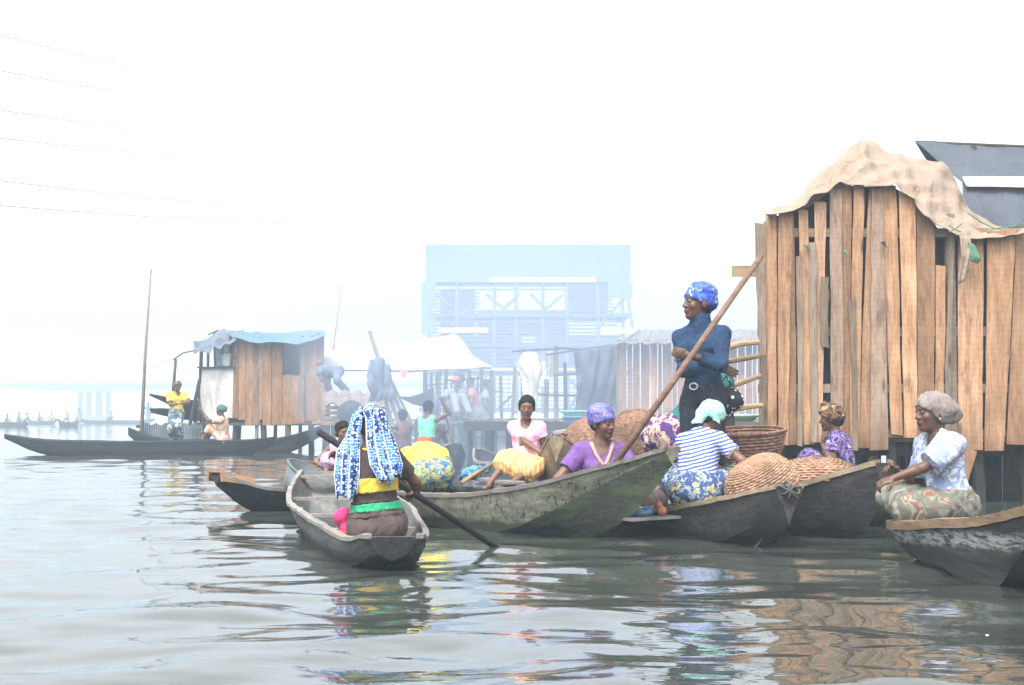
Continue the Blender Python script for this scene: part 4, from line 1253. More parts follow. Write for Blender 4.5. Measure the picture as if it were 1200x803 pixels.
# ------------------------------------------------------------------ jetty / platform under the middle of the picture
JD = 25.0
je = empty('jetty', P(640, 550, JD) * [1, 1, 0], 0, 'long dark timber platform on stumps before the small hut', 'platform'); JO = P(640, 550, JD) * [1, 1, 0]
zj = P(600, 492, JD)[2]
m = MA()
for i in range(46):
    u = 545 + i * 7.8; m.cur = random.random(); a = P(u, 492, JD); m.box((a[0], JD + 2.2, zj), (.095, 4.4, .03))
m.obj('deck', PLANK_Y, je, org=JO)
m = MA()
m.box((P(724, 498, JD)[0], JD - .02, zj - .1), (P(905, 498, JD)[0] - P(543, 498, JD)[0], .06, .14))
m.box((P(724, 498, JD)[0], JD + 1.6, zj - .1), (P(905, 498, JD)[0] - P(543, 498, JD)[0], .06, .14))
m.obj('edge_beam', POST, je, org=JO)
m = MA()
for (u, wd) in ((572, 14), (598, 10), (612, 8), (690, 18), (716, 10), (740, 14), (760, 9), (785, 12), (552, 8), (640, 12), (660, 8), (810, 12), (840, 14), (870, 12), (900, 10)):
    m = MA(); a = P(u, 500, JD + .3); m.cur = random.random(); m.tube([(a[0], JD + random.uniform(0, .4), -.6), (a[0] + random.uniform(-.03, .03), JD + .2, zj - .04)], wd * .0055, 8)
    m.obj('pile', POST, je, org=JO)
m = MA(); u = 600
while u < 905:
    wd = random.uniform(8, 16); m.cur = random.random(); a = P(u, 500, JD + 1.5)
    m.box((a[0], JD + 1.5, .2 + random.uniform(-.03, .05)), (wd * .95 * JD / FPX, .03, zj - .02)); u += wd
m.obj('skirting_board', POST, je, org=JO)
# ------------------------------------------------------------------ left hut (about 40 m away)
LD = 41.0
TARP_B = tarp_mat('tarp_blue', (.06, .14, .20), (.13, .23, .30))
TARP_BG = tarp_mat('tarp_bluegrey', (.09, .12, .15), (.16, .20, .24))
PALE = tarp_mat('board_pale', (.52, .50, .47), (.66, .64, .60))
LO = P(300, 530, LD) * [1, 1, 0]
lh = empty('plank_hut', LO, 0, 'brown plank hut on stilts with a blue sheet roof and a square window hole', 'hut')
m = MA()
def lp(u0, u1, y0, y1, t0=None, dz=0.):
    t0 = t0 or (u0, u1); plank_px(m, LD, (t0[0], t0[1], y0), (u0, u1, y1), th=.05, rows=3, wob=.008, dz=dz)
for (a, b, y0, y1) in ((273, 280, 393, 490), (279, 288, 394, 492), (287, 297, 396, 498), (296, 305, 397, 498), (304, 308, 397, 492), (308, 318, 397, 499), (317, 331, 397, 498), (352, 364, 395, 494), (363, 374, 393, 493), (372, 380, 391, 492),
                       (331, 342, 439, 498), (341, 351, 440, 497), (350, 357, 440, 496)):
    lp(a, b, y0, y1, dz=random.uniform(-.06, 0))
m.obj('plank_wall', PLANK_D if False else wood('plank_hut_wood', (.085, .042, .022), (.24, .12, .055), (.44, .26, .14), 'Z', .8, .5, True), lh, org=LO)
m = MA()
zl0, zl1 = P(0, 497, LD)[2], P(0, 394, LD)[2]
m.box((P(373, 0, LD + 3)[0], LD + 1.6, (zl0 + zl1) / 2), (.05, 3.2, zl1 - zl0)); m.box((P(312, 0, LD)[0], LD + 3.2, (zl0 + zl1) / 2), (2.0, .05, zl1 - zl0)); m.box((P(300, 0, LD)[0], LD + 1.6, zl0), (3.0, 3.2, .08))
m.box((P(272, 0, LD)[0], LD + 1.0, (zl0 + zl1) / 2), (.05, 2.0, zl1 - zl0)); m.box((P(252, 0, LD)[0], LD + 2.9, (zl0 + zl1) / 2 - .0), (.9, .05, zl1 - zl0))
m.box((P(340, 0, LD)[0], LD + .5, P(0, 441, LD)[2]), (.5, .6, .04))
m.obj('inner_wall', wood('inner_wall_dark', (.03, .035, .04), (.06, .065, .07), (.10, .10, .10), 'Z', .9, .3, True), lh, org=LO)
m = MA(); m.grid(cloth_grid([[P(237, 430, LD - .05), P(274, 430, LD - .05)], [P(235, 460, LD - .05), P(273, 462, LD - .05)], [P(236, 489, LD - .05), P(273, 490, LD - .05)]], 14, 14, .03, 3, 31), .03)
m.obj('pale_panel', PALE, lh, org=LO)
for i, u in enumerate((232, 238, 272, 276, 300, 312, 322, 337, 352, 366, 378)):
    m = MA(); a = P(u, 490, LD + (.1 if i % 3 else .8)); m.cur = random.random(); m.tube([a * [1, 1, 0] + [0, 0, -.7], a + [random.uniform(-.1, .1), 0, .08]], .05 + .03 * (i % 2), 7)
    m.obj('stilt', PLANK_D if i in (4, 7) else POST, lh, org=LO)
m = MA()
m.tube([P(233, 492, LD), P(236, 412, LD)], .05, 6); m.tube([P(243, 492, LD + 1), P(244, 405, LD + 1)], .04, 6); m.tube([P(252, 430, LD), P(251, 400, LD)], .03, 6); m.tube([P(262, 430, LD), P(260, 402, LD)], .03, 6)
m.tube([P(222, 500, LD - .3), P(234, 445, LD - .3)], .05, 6); m.box(P(255, 431, LD + .1), (.95, .5, .04))
m.obj('pole_frame', POST, lh, org=LO)
m = MA()
m.grid(cloth_grid([[P(226, 412, LD - .5), P(245, 410, LD - .55), P(262, 404, LD - .5), P(276, 398, LD - .4)], [P(228, 403, LD), P(250, 399, LD), P(278, 393, LD)], [P(240, 398, LD + 1.4), P(262, 384, LD + 1.4), P(290, 388, LD + 1.6)]], 34, 20, .07, 5, 32), -.01)
m.obj('awning_sheet', TARP_BG, lh, smooth=True, org=LO)
m = MA()
m.grid(cloth_grid([[P(272, 398, LD - .3), P(300, 400, LD - .35), P(335, 401, LD - .35), P(350, 404, LD - .35), P(366, 398, LD - .35), P(382, 391, LD - .3)], [P(270, 390, LD + .1), P(300, 392, LD + .1), P(335, 392, LD + .1), P(380, 388, LD + .1)], [P(280, 388, LD + 3), P(330, 389, LD + 3), P(378, 386, LD + 3)]], 50, 20, .045, 3.3, 35), -.01)
m.obj('roof_sheet', TARP_B, lh, smooth=True, org=LO)
m = MA(); m.grid(cloth_grid([[P(242, 392, LD + 2.6), P(258, 386, LD + 2.6), P(300, 390, LD + 2.6)], [P(248, 384, LD + 3.2), P(256, 378, LD + 3.2), P(300, 388, LD + 3.2)], [P(250, 396, LD + 4), P(258, 396, LD + 4), P(300, 396, LD + 4)]], 14, 12, .06, 3, 34), -.01)
tag(m.obj('tarpaulin', WHITET, None, smooth=True, org=P(270, 390, LD + 3)), 'pale pointed sheet rising behind the brown plank hut roof', 'tarpaulin')
BUCK = plain('bucket_white', (.62, .63, .62), .5, .08, 6)
BUCKB = plain('bucket_blue', (.25, .42, .62), .5, .08, 6)


def bucket(u, v, D, r, h, mt, label):
    c = P(u, v, D); e = empty('bucket', c, 0, label, 'bucket', 'buckets on the hut shelf'); m = MA(); N = 18
    prof = [(0, 0), (r * .78, 0), (r, h), (r * .94, h), (r * .74, .02), (0, .02)]
    G = [[(q[0] * cos(2 * pi * i / N), q[0] * sin(2 * pi * i / N), q[1]) for q in prof] for i in range(N)]
    m.grid(G, closed_u=True); m.obj('pail', mt, e, smooth=False)
    m = MA(); m.tube([(r * 1.0 * cos(a), r * 1.0 * sin(a), h) for a in np.linspace(0, 2 * pi, 17)], .014, 5, False); m.obj('rim', mt, e)


bucket(265, 429, LD + .05, .15, .30, BUCK, 'large white bucket on the shelf above the pale panel')
bucket(256, 429, LD + .05, .08, .19, BUCKB, 'small blue pail beside the white bucket on the shelf')

# corrugated sheets and raised boat ends left of the hut
IRON = plain('iron_sheet', (.20, .24, .26), .7, .35, 3)
FO = P(205, 520, 40) * [1, 1, 0]
fe = empty('sheet_fence', FO, 0, 'low fence of upright iron sheets left of the brown plank hut', 'fence')
m = MA(); G = []
for i in range(120):
    u = 163 + i * 75 / 119; G.append([P(u, 523, 40.6) + [0, .03 * sin(i * 1.6), 0], P(u, 497 + 1.5 * sin(i * .35) + (6 if i < 6 else 0), 40.6) + [0, .03 * sin(i * 1.6), 0]])
m.grid(G, .01); m.obj('sheets', IRON, fe, org=FO)
m = MA(); m.beam(P(160, 500, 40.7), P(240, 500, 40.7), .06, .08); m.obj('rail', POST, fe, org=FO)
def pole(label, a, b, r, mt=None, cat='pole', D=None, mid=None, group=None):
    m = MA(); pts = [a] + ([mid] if mid is not None else []) + [b]
    c = np.asarray(a, float); m.cur = .6; rr = list(np.linspace(r, r * .75, len(pts)))
    o = m.obj('pole', mt or PLANK_X, None, smooth=True, org=c); tag(o, label, cat, group); o.location = c.tolist(); return o
def Pz(u, v, D, z=None):
    p = P(u, v, D)
    if z is not None: p[2] = z
    return p
def pole(label, a, b, r, mt=None, cat='pole', mid=None, group=None, parent=None, r2=None):
    m = MA(); pts = [np.asarray(a, float)] + ([np.asarray(mid, float)] if mid is not None else []) + [np.asarray(b, float)]
    m.cur = random.random(); m.tube(pts, list(np.linspace(r, r2 or r * .7, len(pts))), 8)
    o = m.obj('pole', mt or PLANK_X, None, smooth=True, org=pts[0]); tag(o, label, cat, group); return o


pole('tallest thin mooring pole standing in the water left of the brown hut', Pz(164, 520, 40.2, -.6), P(177, 315, 40.2), .055, mid=P(170, 418, 40.2), r2=.022)
pole('crooked dark pole between the yellow shirt and the brown hut', Pz(203, 520, 40.9, -.5), P(206, 421, 40.9), .05, POST, mid=P(202, 470, 40.9))
pole('thin leaning pole rising behind the right edge of the brown hut', P(385, 462, 46), P(401, 331, 46), .035, mid=P(392, 398, 46), r2=.018)
m = MA(); m.tube([P(203, 422, 40.9), P(214, 414, 40.9), P(228, 411, 40.9)], .02, 5); m.tube([P(176, 432, 40.3), P(200, 421, 40.8)], .006, 4); tag(m.obj('rope', POST, None, org=P(215, 414, 40.9)), 'rope from the crooked pole to the hut awning', 'rope')

st_flat = [(0, .05, .75, .02, .7, .6), (.05, .25, .55, .14, .4, .28), (.2, .42, .36, .30, .05, -.05), (.5, .5, .33, .38, .0, -.1), (.8, .42, .36, .30, .05, -.05), (.95, .25, .5, .14, .3, .15), (1, .08, .6, .03, .5, .4)]
canoe('longest dark canoe on the left with a low pointed bow', P(322, 531, 37.6)[:2], P(5, 531, 37.2)[:2],
      [(0, .06, .40, .03, .33, .22), (.08, .30, .34, .2, .16, .02), (.3, .46, .32, .36, .0, -.08), (.75, .44, .32, .34, .0, -.06), (.88, .30, .36, .2, .14, .06), (1, .06, .46, .03, .42, .37)],
      (W_BLUE, W_BLUE, W_BLUE), seed=21, n=60, thwarts=((.3, .03, .2), (.6, .03, .2)), th=.03)
canoe('second dark canoe moored in front of the brown hut stilts', P(150, 527, 39.4)[:2], P(386, 527, 40.0)[:2],
      [(0, .06, .60, .03, .5, .42), (.1, .35, .40, .2, .1, .0), (.4, .48, .32, .36, .0, -.08), (.8, .42, .40, .3, .05, .0), (1, .08, .72, .04, .62, .5)],
      (W_BLUE, W_BLUE, W_BLUE), seed=22, n=50, thwarts=((.3, .03, .2), (.6, .03, .2)), th=.03)
# boat ends stacked on the bank left of the hut (raised sterns)
def prow(label, pts, D, wid, mt):
    """a raised boat end: side outline with real width, tapering to the tip"""
    G = []; n = len(pts)
    m = MA(); c = P(*pts[0][0], D)
    for i, (a, b) in enumerate(pts):
        t = i / (n - 1); w_ = wid * (.12 + .88 * t ** .7)
        A, Bm = P(*a, D), P(*b, D)
        G.append([A + [0, -w_, 0], Bm + [0, -w_ * .55, 0], Bm + [0, w_ * .55, 0], A + [0, w_, 0]])
    m.grid(G, .03); o = m.obj('canoe', mt, None, org=c); tag(o, label, 'canoe'); return o
prow('upper of two raised canoe ends behind the person in yellow', [((175, 462), (176, 464)), ((190, 465), (192, 471)), ((205, 468), (206, 478)), ((232, 470), (232, 482))], 41.3, .35, W_BLUE)
prow('lower blunt canoe end raised behind the person in yellow', [((176, 479), (177, 484)), ((190, 479), (191, 487)), ((210, 480), (210, 491)), ((234, 481), (234, 494))], 41.6, .35, W_BLUE)
tag(prow('dark raised canoe prow sticking up right of the cloth draped poles', [((468, 466), (472, 468)), ((480, 466), (484, 474)), ((494, 462), (496, 477)), ((508, 455), (508, 476))], 33.5, .3, W_BLUE), cat='canoe')

# ------------------------------------------------------------------ canopy and stuff between the hut and the school
CD = 44.0
m = MA()
m.grid(cloth_grid([[P(376, 433, CD - 1), P(420, 434, CD - 1), P(470, 435, CD - 1), P(520, 434, CD - 1), P(578, 430, CD - 1)], [P(378, 422, CD), P(430, 419, CD), P(480, 416, CD), P(520, 412, CD), P(560, 419, CD)], [P(380, 403, CD + 3), P(430, 404, CD + 3), P(490, 400, CD + 3), P(531, 389, CD + 3), P(545, 402, CD + 3)]], 60, 30, .05, 5, 41), -.02)
tag(m.obj('canopy', tarp_mat('canopy_cream', (.30, .285, .25), (.42, .40, .35)), None, smooth=True, org=P(470, 420, CD)), 'wide white cloth canopy stretched between the brown hut and the blue school', 'canopy')
m = MA()
for (u0, v0, u1, v1, yy) in ((376, 433, 576, 431, -1), (380, 422, 575, 430, 0)):
    m.tube([P(u0, v0 + 1, CD + yy), P((u0 + u1) / 2, (v0 + v1) / 2 + 3, CD + yy), P(u1, v1 + 1, CD + yy)], .02, 5)
for u in (378, 497, 514, 576): m.tube([Pz(u, 500, CD - .9, .3), P(u + 1, 434, CD - .9)], .055, 6)
ce = m.obj('canopy_poles', POST, None, org=P(470, 430, CD)); tag(ce, 'thin poles and line holding up the white canopy', 'poles')
# curved brown slatted roof behind
BROWN = wood('old_thatch_boards', (.10, .075, .06), (.20, .15, .12), (.34, .27, .22), 'X', .9, .4, True)
BO = P(415, 500, 36) * [1, 1, 0]
be = empty('low_shed', BO, 0, 'low brown shed with a curved boat-like roof behind the blue scarf', 'shed')
m = MA(); G = []
for i in range(40):
    u = 378 + i * 84 / 39; k = i / 39
    yt = 461 + 2.2 * sin(i * .9) + 18 * max(0, k - .55) ** 1.5
    G.append([P(u, yt + 14 + 2 * k, 35.6), P(u, yt + 6, 35.7), P(u, yt, 36.3), P(u, yt + 3, 38)])
m.grid(G, .04); m.obj('roof', BROWN, be, org=BO)
m = MA()
for i in range(4): m.cur = random.random(); m.box(P(418, 478 + i * 6, 35.9), (1.55, .04, .085))
m.box(P(415, 495, 36.9), (1.7, 1.9, .06)); m.obj('slat_wall', PLANK, be, org=BO)
for u in (384, 402, 425, 446, 455):
    m = MA(); m.tube([Pz(u, 500, 36.1, -.5), P(u, 470, 36.1)], .06, 6); m.obj('post', POST, be, org=BO)
# upturned dark boat under it (rounded box)
o = sdf_obj('barrel', [ell(P(412, 482, 34.8), (.26, .22, .24)), cap(P(403, 486, 34.8), P(420, 486, 34.8), .16)], W_BLUE, None, .03, .08, None, P(412, 482, 34.8)); o.location = P(412, 482, 34.8).tolist()
tag(o, 'round dark covered bundle in front of the low brown shed', 'bundle')
# bundle of poles with a dark cloth
PO = Pz(470, 510, 33, 0)
pb = empty('pole_bundle', PO, 0, 'leaning bundle of poles with dark cloth tied round it', 'poles')
for (a, b, r) in (((470, 505), (433, 388), .05), ((462, 505), (440, 432), .045), ((478, 505), (449, 428), .045), ((468, 500), (452, 440), .04), ((484, 500), (452, 432), .035)):
    m = MA(); m.cur = random.random(); m.tube([P(*a, 33), P(*b, 33)], [r, r * .8], 7); m.obj('pole', PLANK_D, pb, org=PO)
CL = plain('cloth_dark_blue', (.10, .13, .18), .9, .3, 8)
m = MA(); m.smooth = True
m.grid(cloth_grid([[P(436, 424, 32.85), P(446, 420, 32.8), P(455, 434, 32.85)], [P(434, 440, 32.8), P(446, 440, 32.7), P(458, 450, 32.8)], [P(437, 456, 32.8), P(448, 462, 32.7), P(458, 466, 32.8)], [P(434, 470, 32.85), P(452, 462, 32.8), P(456, 460, 32.85)]], 16, 22, .08, 3, 51), -.05)
m.obj('cloth', CL, pb, org=PO)
# small pink rag on the canopy line
c = P(473, 436, CD - 1.1); m = MA(); m.grid(cloth_grid([[c + [-.1, 0, .05], c + [.12, 0, .05]], [c + [-.05, -.02, -.14], c + [.06, -.02, -.16]]], 8, 8, .02, 2, 52), -.01)
tag(m.obj('rag', plain('rag_pink', (.62, .22, .30), .8, .2, 9), None, org=c), 'small pink rag hanging from the canopy line', 'rag')

# washing hung on a line in the middle
WC = plain('cloth_cream', (.66, .63, .55), .85, .12, 6)
m = MA()
m.grid(cloth_grid([[P(611, 418, 29), P(618, 414, 29), P(629, 415, 29)], [P(607, 426, 29), P(618, 430, 28.9), P(631, 432, 29)], [P(615, 444, 29), P(620, 446, 28.9), P(630, 446, 29)], [P(617, 468, 29), P(622, 470, 28.95), P(628, 468, 29)]], 16, 30, .05, 3, 61), -.03)
tag(m.obj('hanging_cloth', WC, None, smooth=True, org=P(620, 440, 29)), 'largest cream cloth hanging above the girl in pink', 'cloth')
m = MA(); m.grid(cloth_grid([[P(634, 424, 29), P(640, 424, 29)], [P(633, 440, 29), P(639, 442, 29)], [P(628, 453, 29), P(637, 454, 29)]], 10, 18, .03, 2, 62), -.02)
tag(m.obj('hanging_cloth', WC, None, smooth=True, org=P(636, 440, 29)), 'narrow cream cloth curling beside the largest hanging cloth', 'cloth')
m = MA(); m.grid(cloth_grid([[P(642, 412, 29.4), P(648, 412, 29.4)], [P(643, 426, 29.4), P(649, 428, 29.4)], [P(643, 442, 29.4), P(648, 442, 29.4)]], 8, 12, .03, 2, 63), -.02)
tag(m.obj('hanging_cloth', plain('cloth_sand', (.50, .47, .38), .85, .12, 6), None, smooth=True, org=P(646, 425, 29.4)), 'sand coloured strip of cloth right of the cream cloths', 'cloth')
LR = Pz(640, 492, 29.2, zj)
lr = empty('drying_rack', LR, 0, 'rack of thin uprights and rails behind the hanging cloths', 'rack')
for (a, b, r) in (((612, 494), (613, 408), .04), ((652, 494), (651, 405), .045), ((663, 494), (662, 425), .035), ((690, 492), (688, 408), .035), ((640, 494), (641, 445), .04), ((600, 494), (603, 430), .03)):
    m = MA(); m.tube([P(*a, 29.3), P(*b, 29.3)], r, 6); m.obj('upright', POST if a[0] % 2 else PLANK_D, lr, org=LR)
for (a, b) in (((600, 412), (655, 409)), ((650, 408), (722, 412)), ((650, 440), (692, 437)), ((612, 462), (690, 464)), ((640, 416), (720, 404))):
    m = MA(); m.tube([P(*a, 29.2), P(*b, 29.2)], .02, 5); m.obj('rail', POST, lr, org=LR)
# blue-white basins and things on the platform
TEAL = plain('plastic_teal', (.10, .42, .36), .4, .1, 6)
BASB = plain('plastic_blue', (.09, .17, .30), .4, .1, 6)


def basin(c, r, h, mt, label, tilt=(0, 0, 0), cat='basin', name='basin', group=None, lip=.02):
    e = empty(name, c, 0, label, cat, group); e.rotation_euler = tilt; m = MA(); N = 36
    prof = [(0, 0), (r * .62, 0), (r * .70, .02), (r * .98, h), (r * .95, h), (r * .66, .035), (0, .018)]
    m.grid([[(q[0] * cos(2 * pi * i / N), q[0] * sin(2 * pi * i / N), q[1]) for q in prof] for i in range(N)], closed_u=True)
    m.obj('bowl', mt, e, smooth=True); m = MA()
    m.tube([(r * 1.0 * cos(a), r * 1.0 * sin(a), h) for a in np.linspace(0, 2 * pi, 37)], lip, 6, False); m.obj('rim', mt, e, smooth=True); return e


basin(P(678, 491, 26.5), .30, .12, TEAL, 'shallow teal basin on the platform left of the small hut')
basin(P(675, 500, 24.7), .20, .14, BASB, 'blue washing basin at the platform edge below the teal one')
basin(P(866, 494, 19.5), .26, .07, plain('plastic_mint', (.32, .62, .50), .4, .1, 6), 'mint green tray seen through the stick rack')

# ------------------------------------------------------------------ three storey floating school in the haze
QD = 66.0
QO = Pz(620, 500, QD, 0)
sc_ = empty('school_building', QO, 0, 'three storey blue A-frame school building fading into the smoke', 'building')
BLUE = plain('roof_blue', (.045, .10, .20), .55, .12, 1.2)
SLAT = wood('louvre_wood', (.05, .07, .115), (.085, .115, .175), (.15, .19, .26), 'X', .8, .3, True)
PINKB = plain('fascia_pale', (.55, .42, .38), .7, .1, 3)
q = lambda u, v, d=0: P(u, v, QD + d)
# the front slopes away from us towards the ridge
def slope(v): return (487 - v) / 199 * 3.4
m = MA(); 
m.grid([[q(u, v, slope(v) - (.0)) for v in (332, 310, 288)] for u in np.linspace(499, 739, 12)], .08)
m.grid([[q(u, v, 8.2 - slope(v) * 1.0) for v in (334, 310, 288)] for u in (503, 620, 735)], .08)
m.obj('roof', BLUE, sc_, org=QO)
m = MA(); m.grid([[q(u, v, slope(v) - .02) for v in (392, 362, 331)] for u in (494, 503, 511)], .06)
m.obj('side_cladding', BLUE, sc_, org=QO); m = MA()
m.grid([[q(u, v, slope(v) - .02) for v in (350, 340, 331)] for u in (712, 725, 741)], .06)
m.obj('side_cladding', BLUE, sc_, org=QO)
m = MA()
for v in np.arange(331, 432, 4.2):
    a, b = 512 - (v - 331) * .05, 712 + (v - 331) * .25
    segs = [(a, b)]
    if 342 < v < 363: segs = [(a, 562), (664, b)]
    for (s0, s1) in segs:
        m.cur = random.random(); pa, pb_ = q(s0, v, slope(v) + .05), q(s1, v, slope(v) + .05); m.beam(pa, pb_, .05, .085, rows=1)
m.obj('louvre_wall', SLAT, sc_, org=QO)
m = MA()
for v, a, b in ((328, 574, 698), (387, 514, 572), (388, 704, 745), (433, 500, 740)):
    m.beam(q(a, v, slope(v) - .12), q(b, v, slope(v) - .12), .1, .22 if v != 433 else .12)
m.obj('fascia', PINKB, sc_, org=QO)
for v in (366, 402, 432, 480):
    m = MA(); sv_ = slope(v); m.box((q(620, v)[0], QD + 4.1, q(620, v)[2]), ((245 + (v - 366) * .12) / FPX * QD, 8.2 - 2 * sv_ * .9, .16)); m.obj('floor', SLAT, sc_, org=QO)
for u0 in (505, 536, 580, 605, 636, 664, 700, 728):
    m = MA(); m.tube([q(u0 - (u0 - 620) * -.03, 484, .2), q(u0, 296, slope(296) + .1)], .085, 6); m.obj('column', SLAT, sc_, org=QO)
m = MA()
for (a, b) in (((548, 362), (528, 382)), ((570, 345), (590, 362)), ((590, 362), (608, 345)), ((622, 345), (640, 362)), ((640, 362), (660, 345)), ((700, 385), (735, 345)), ((735, 345), (742, 388)), ((512, 345), (528, 360)), ((545, 435), (575, 482)), ((575, 435), (540, 482)), ((660, 436), (700, 482)), ((700, 436), (664, 482))):
    m = MA(); m.tube([q(*a, slope(a[1])), q(*b, slope(b[1]))], .07, 5); m.obj('cross_brace', SLAT, sc_, org=QO)
m = MA()
for v in np.arange(440, 482, 5.0): m.beam(q(505, v, .2), q(742, v, .2), .04, .05)
for u0 in np.arange(508, 742, 11): m.beam(q(u0, 484, .25), q(u0, 434, .6), .04, .06, up=(0, 1, 0))
m.obj('railing', SLAT, sc_, org=QO)
m = MA(); m.box((q(620, 0)[0], QD + 4, .3), (9.6, 9, .5)); m.obj('raft', POST, sc_, org=QO)
SLATD = wood('classroom_wood', (.02, .035, .07), (.045, .065, .115), (.08, .11, .17), 'X', .8, .3, True)
for (u0, u1, v0, v1) in ((512, 612, 395, 431), (628, 726, 395, 431), (516, 556, 340, 392), (668, 712, 336, 366), (560, 664, 366, 392)):
    m = MA(); a_, b_ = P(u0, v0, QD + 3.2), P(u1, v1, QD + 3.2); m.box(((a_[0] + b_[0]) / 2, QD + 4, (a_[2] + b_[2]) / 2), (b_[0] - a_[0], 1.8, a_[2] - b_[2])); m.obj('classroom', SLATD, sc_, org=QO)

# ------------------------------------------------------------------ far bridge
BD = 300
bo = Pz(90, 490, BD, 0); br = empty('road_bridge', bo, 0, 'long flat road bridge on pillars far off in the haze', 'bridge')
CONC = plain('concrete', (.10, .12, .13), .9, .1, .2)
m = MA(); G = []
for i in range(40):
    u = -260 + i * 760 / 39; d = 5.5 + 4.5 * abs(cos((u - 112) / 140 * pi / 2)) ** 3
    G.append([P(u, 449.5, BD + 12), P(u, 449.5, BD), P(u, 449.5 + d, BD), P(u, 449.5 + d, BD + 12)])
m.grid(G, .5); m.obj('deck', CONC, br, org=bo)
for u in (94, 104, 116, 127, -170, -158, 395, 407):
    m = MA(); m.box(Pz(u, 470, BD + 5, 3.0), (.75 if u != 116 else 1.1, 1.0, 6.2)); m.obj('pillar', CONC, br, org=bo)
m = MA(); m.beam(P(-260, 447.5, BD), P(500, 447.5, BD), .2, .25); m.obj('railing', CONC, br, org=bo)
m = MA()
for u in (92,): m.box(Pz(110, 485, BD + 5, .3), (7, 1.5, .8))
m.obj('footing', CONC, br, org=bo)

# power lines, upper left
WD = 60
cab = plain('cable', (.16, .18, .20), .7, .1, 2)
for i, (v0, v1, lb) in enumerate(((41, 100, 'topmost'), (83, 125, 'second from the top'), (129, 163, 'third from the top'), (162, 187, 'fourth from the top'), (212, 238, 'second lowest'), (241, 258, 'lowest'))):
    a = P(-300, v0 - (v1 - v0) * 1.25, WD - 12); b = P(0, v0, WD); c = P(240, v1, WD + 22); d = P(600, v1 + (v1 - v0) * .7, WD + 90)
    m = MA(); pts = []
    for t in np.linspace(0, 1, 24):
        pts.append(b + (c - b) * (t * 3 - 1) + [0, 0, .12 * ((t * 3 - 1) * (t * 3 - 2))])
    m.tube(pts, .016, 4); tag(m.obj('cable', cab, None, org=b), lb + ' of the thin overhead cables in the upper left sky', 'cable', 'overhead cables')

# ------------------------------------------------------------------ far canoes with people
FC = plain('shirt_far_blue', (.16, .25, .38), .8, .2, 4); FY = plain('shirt_far_yellow', (.62, .52, .10), .8, .2, 4); FG = plain('shirt_far_grey', (.22, .24, .27), .8, .2, 4); FR = plain('shirt_far_red', (.40, .14, .12), .8, .2, 4)
ff = [(0, .08, .65, .04, .55, .45), (.1, .38, .45, .25, .1, .0), (.5, .55, .38, .4, .0, -.1), (.9, .38, .45, .25, .1, .0), (1, .08, .6, .04, .5, .4)]
for k, (u0, u1, y, lb) in enumerate(((-22, 36, 500, 'far left hazy canoe cut by the picture edge'), (22, 68, 497, 'hazy canoe left of the yellow speck under the bridge'), (68, 92, 500, 'short hazy canoe left of the bridge pillars'), (90, 182, 496.5, 'longest hazy canoe below the bridge pillars'))):
    D = 1710 / (y - 487)
    canoe(lb, P(u0, y, D)[:2], P(u1, y, D + 1)[:2], [(a, b, c * (1.0), d, e_, f_) for a, b, c, d, e_, f_ in ff], (W_BLUE, W_BLUE, W_BLUE), seed=30 + k, n=20, rim=None, th=.05)


def far_person(u, v, D, face, lab, mt, seated=True, S=1.0, bare=False, group='people in the far canoes', armR=None):
    pel = P(u, v, D)
    z = np.array([0, 0, 1.]); f = np.array([cos(radians(face)), sin(radians(face)), 0]); r = np.array([f[1], -f[0], 0])
    b, e, org = person(lab, pel, max(0, pel[2] - .1 if seated else pel[2] - .9), group, face=face, S=S, dist=True, h=.03, fem=False,
                       lL=(pel + f * .45 * S - z * .05 * S - r * .15, z + f * .2) if seated else None, lR=(pel + f * .45 * S - z * .05 * S + r * .15, z + f * .2) if seated else None, aR=armR)
    b.build(e, org)
    if not bare: b.shirt(mt, e, org, noise=None, inf=.02)
    b.pants(FG, e, org, noise=None, inf=.02)
    return b, e


for i, (u, y, lab, mt, fc) in enumerate(((7, 497, 'hazy seated person at the far left picture edge', FC, 0), (21, 495.5, 'hazy person in blue in the leftmost far canoe', FC, 0), (33, 495.5, 'hazy person leaning beside the one in blue, far left', FG, 180),
                         (45, 494, 'hazy grey person seated left of the yellow shirt', FG, 0), (60, 494, 'hazy person in a yellow shirt seated in a far canoe', FY, -60), (80, 494, 'hazy person in blue seated in the short far canoe', FC, 180),
                         (131, 493, 'hazy person seated alone right of the bridge pillars', FC, 180))):
    far_person(u, y - 1, 150 if i > 2 else 132, fc, lab, mt)
far_person(93, 487.5, 160, -90, 'hazy figure standing up left of the bridge pillars', FC, seated=False)
far_person(174, 484, 120, -90, 'hazy figure standing between the tall pole and the raised canoe ends', FC, seated=False)

# ------------------------------------------------------------------ stilts, walkway and poles under the canopy
wo_ = Pz(440, 505, 39.5, 0)
wk = empty('walkway', wo_, 0, 'hazy raised walkway on thin stilts under the white canopy', 'walkway')
m = MA()
for i in range(40): m.cur = random.random(); a = P(378 + i * 4.6, 492, 39.5); m.box((a[0], 40.0, a[2]), (.085, 1.6, .04))
m.obj('deck', PLANK_Y, wk, org=wo_)
for i, u in enumerate((382, 391, 404, 417, 429, 440, 453, 466, 478, 489, 503, 516, 530, 544)):
    m = MA(); m.cur = random.random(); dd = 39.3 + .7 * (i % 2); m.tube([Pz(u, 500, dd, -.5), P(u + random.uniform(-2, 2), 491, dd)], .05 + .02 * (i % 3), 6); m.obj('stilt', POST, wk, org=wo_)
fo_ = Pz(530, 500, 37, 0)
pf = empty('pole_cluster', fo_, 0, 'tangle of thin upright and crossing poles in front of the school railing', 'poles')
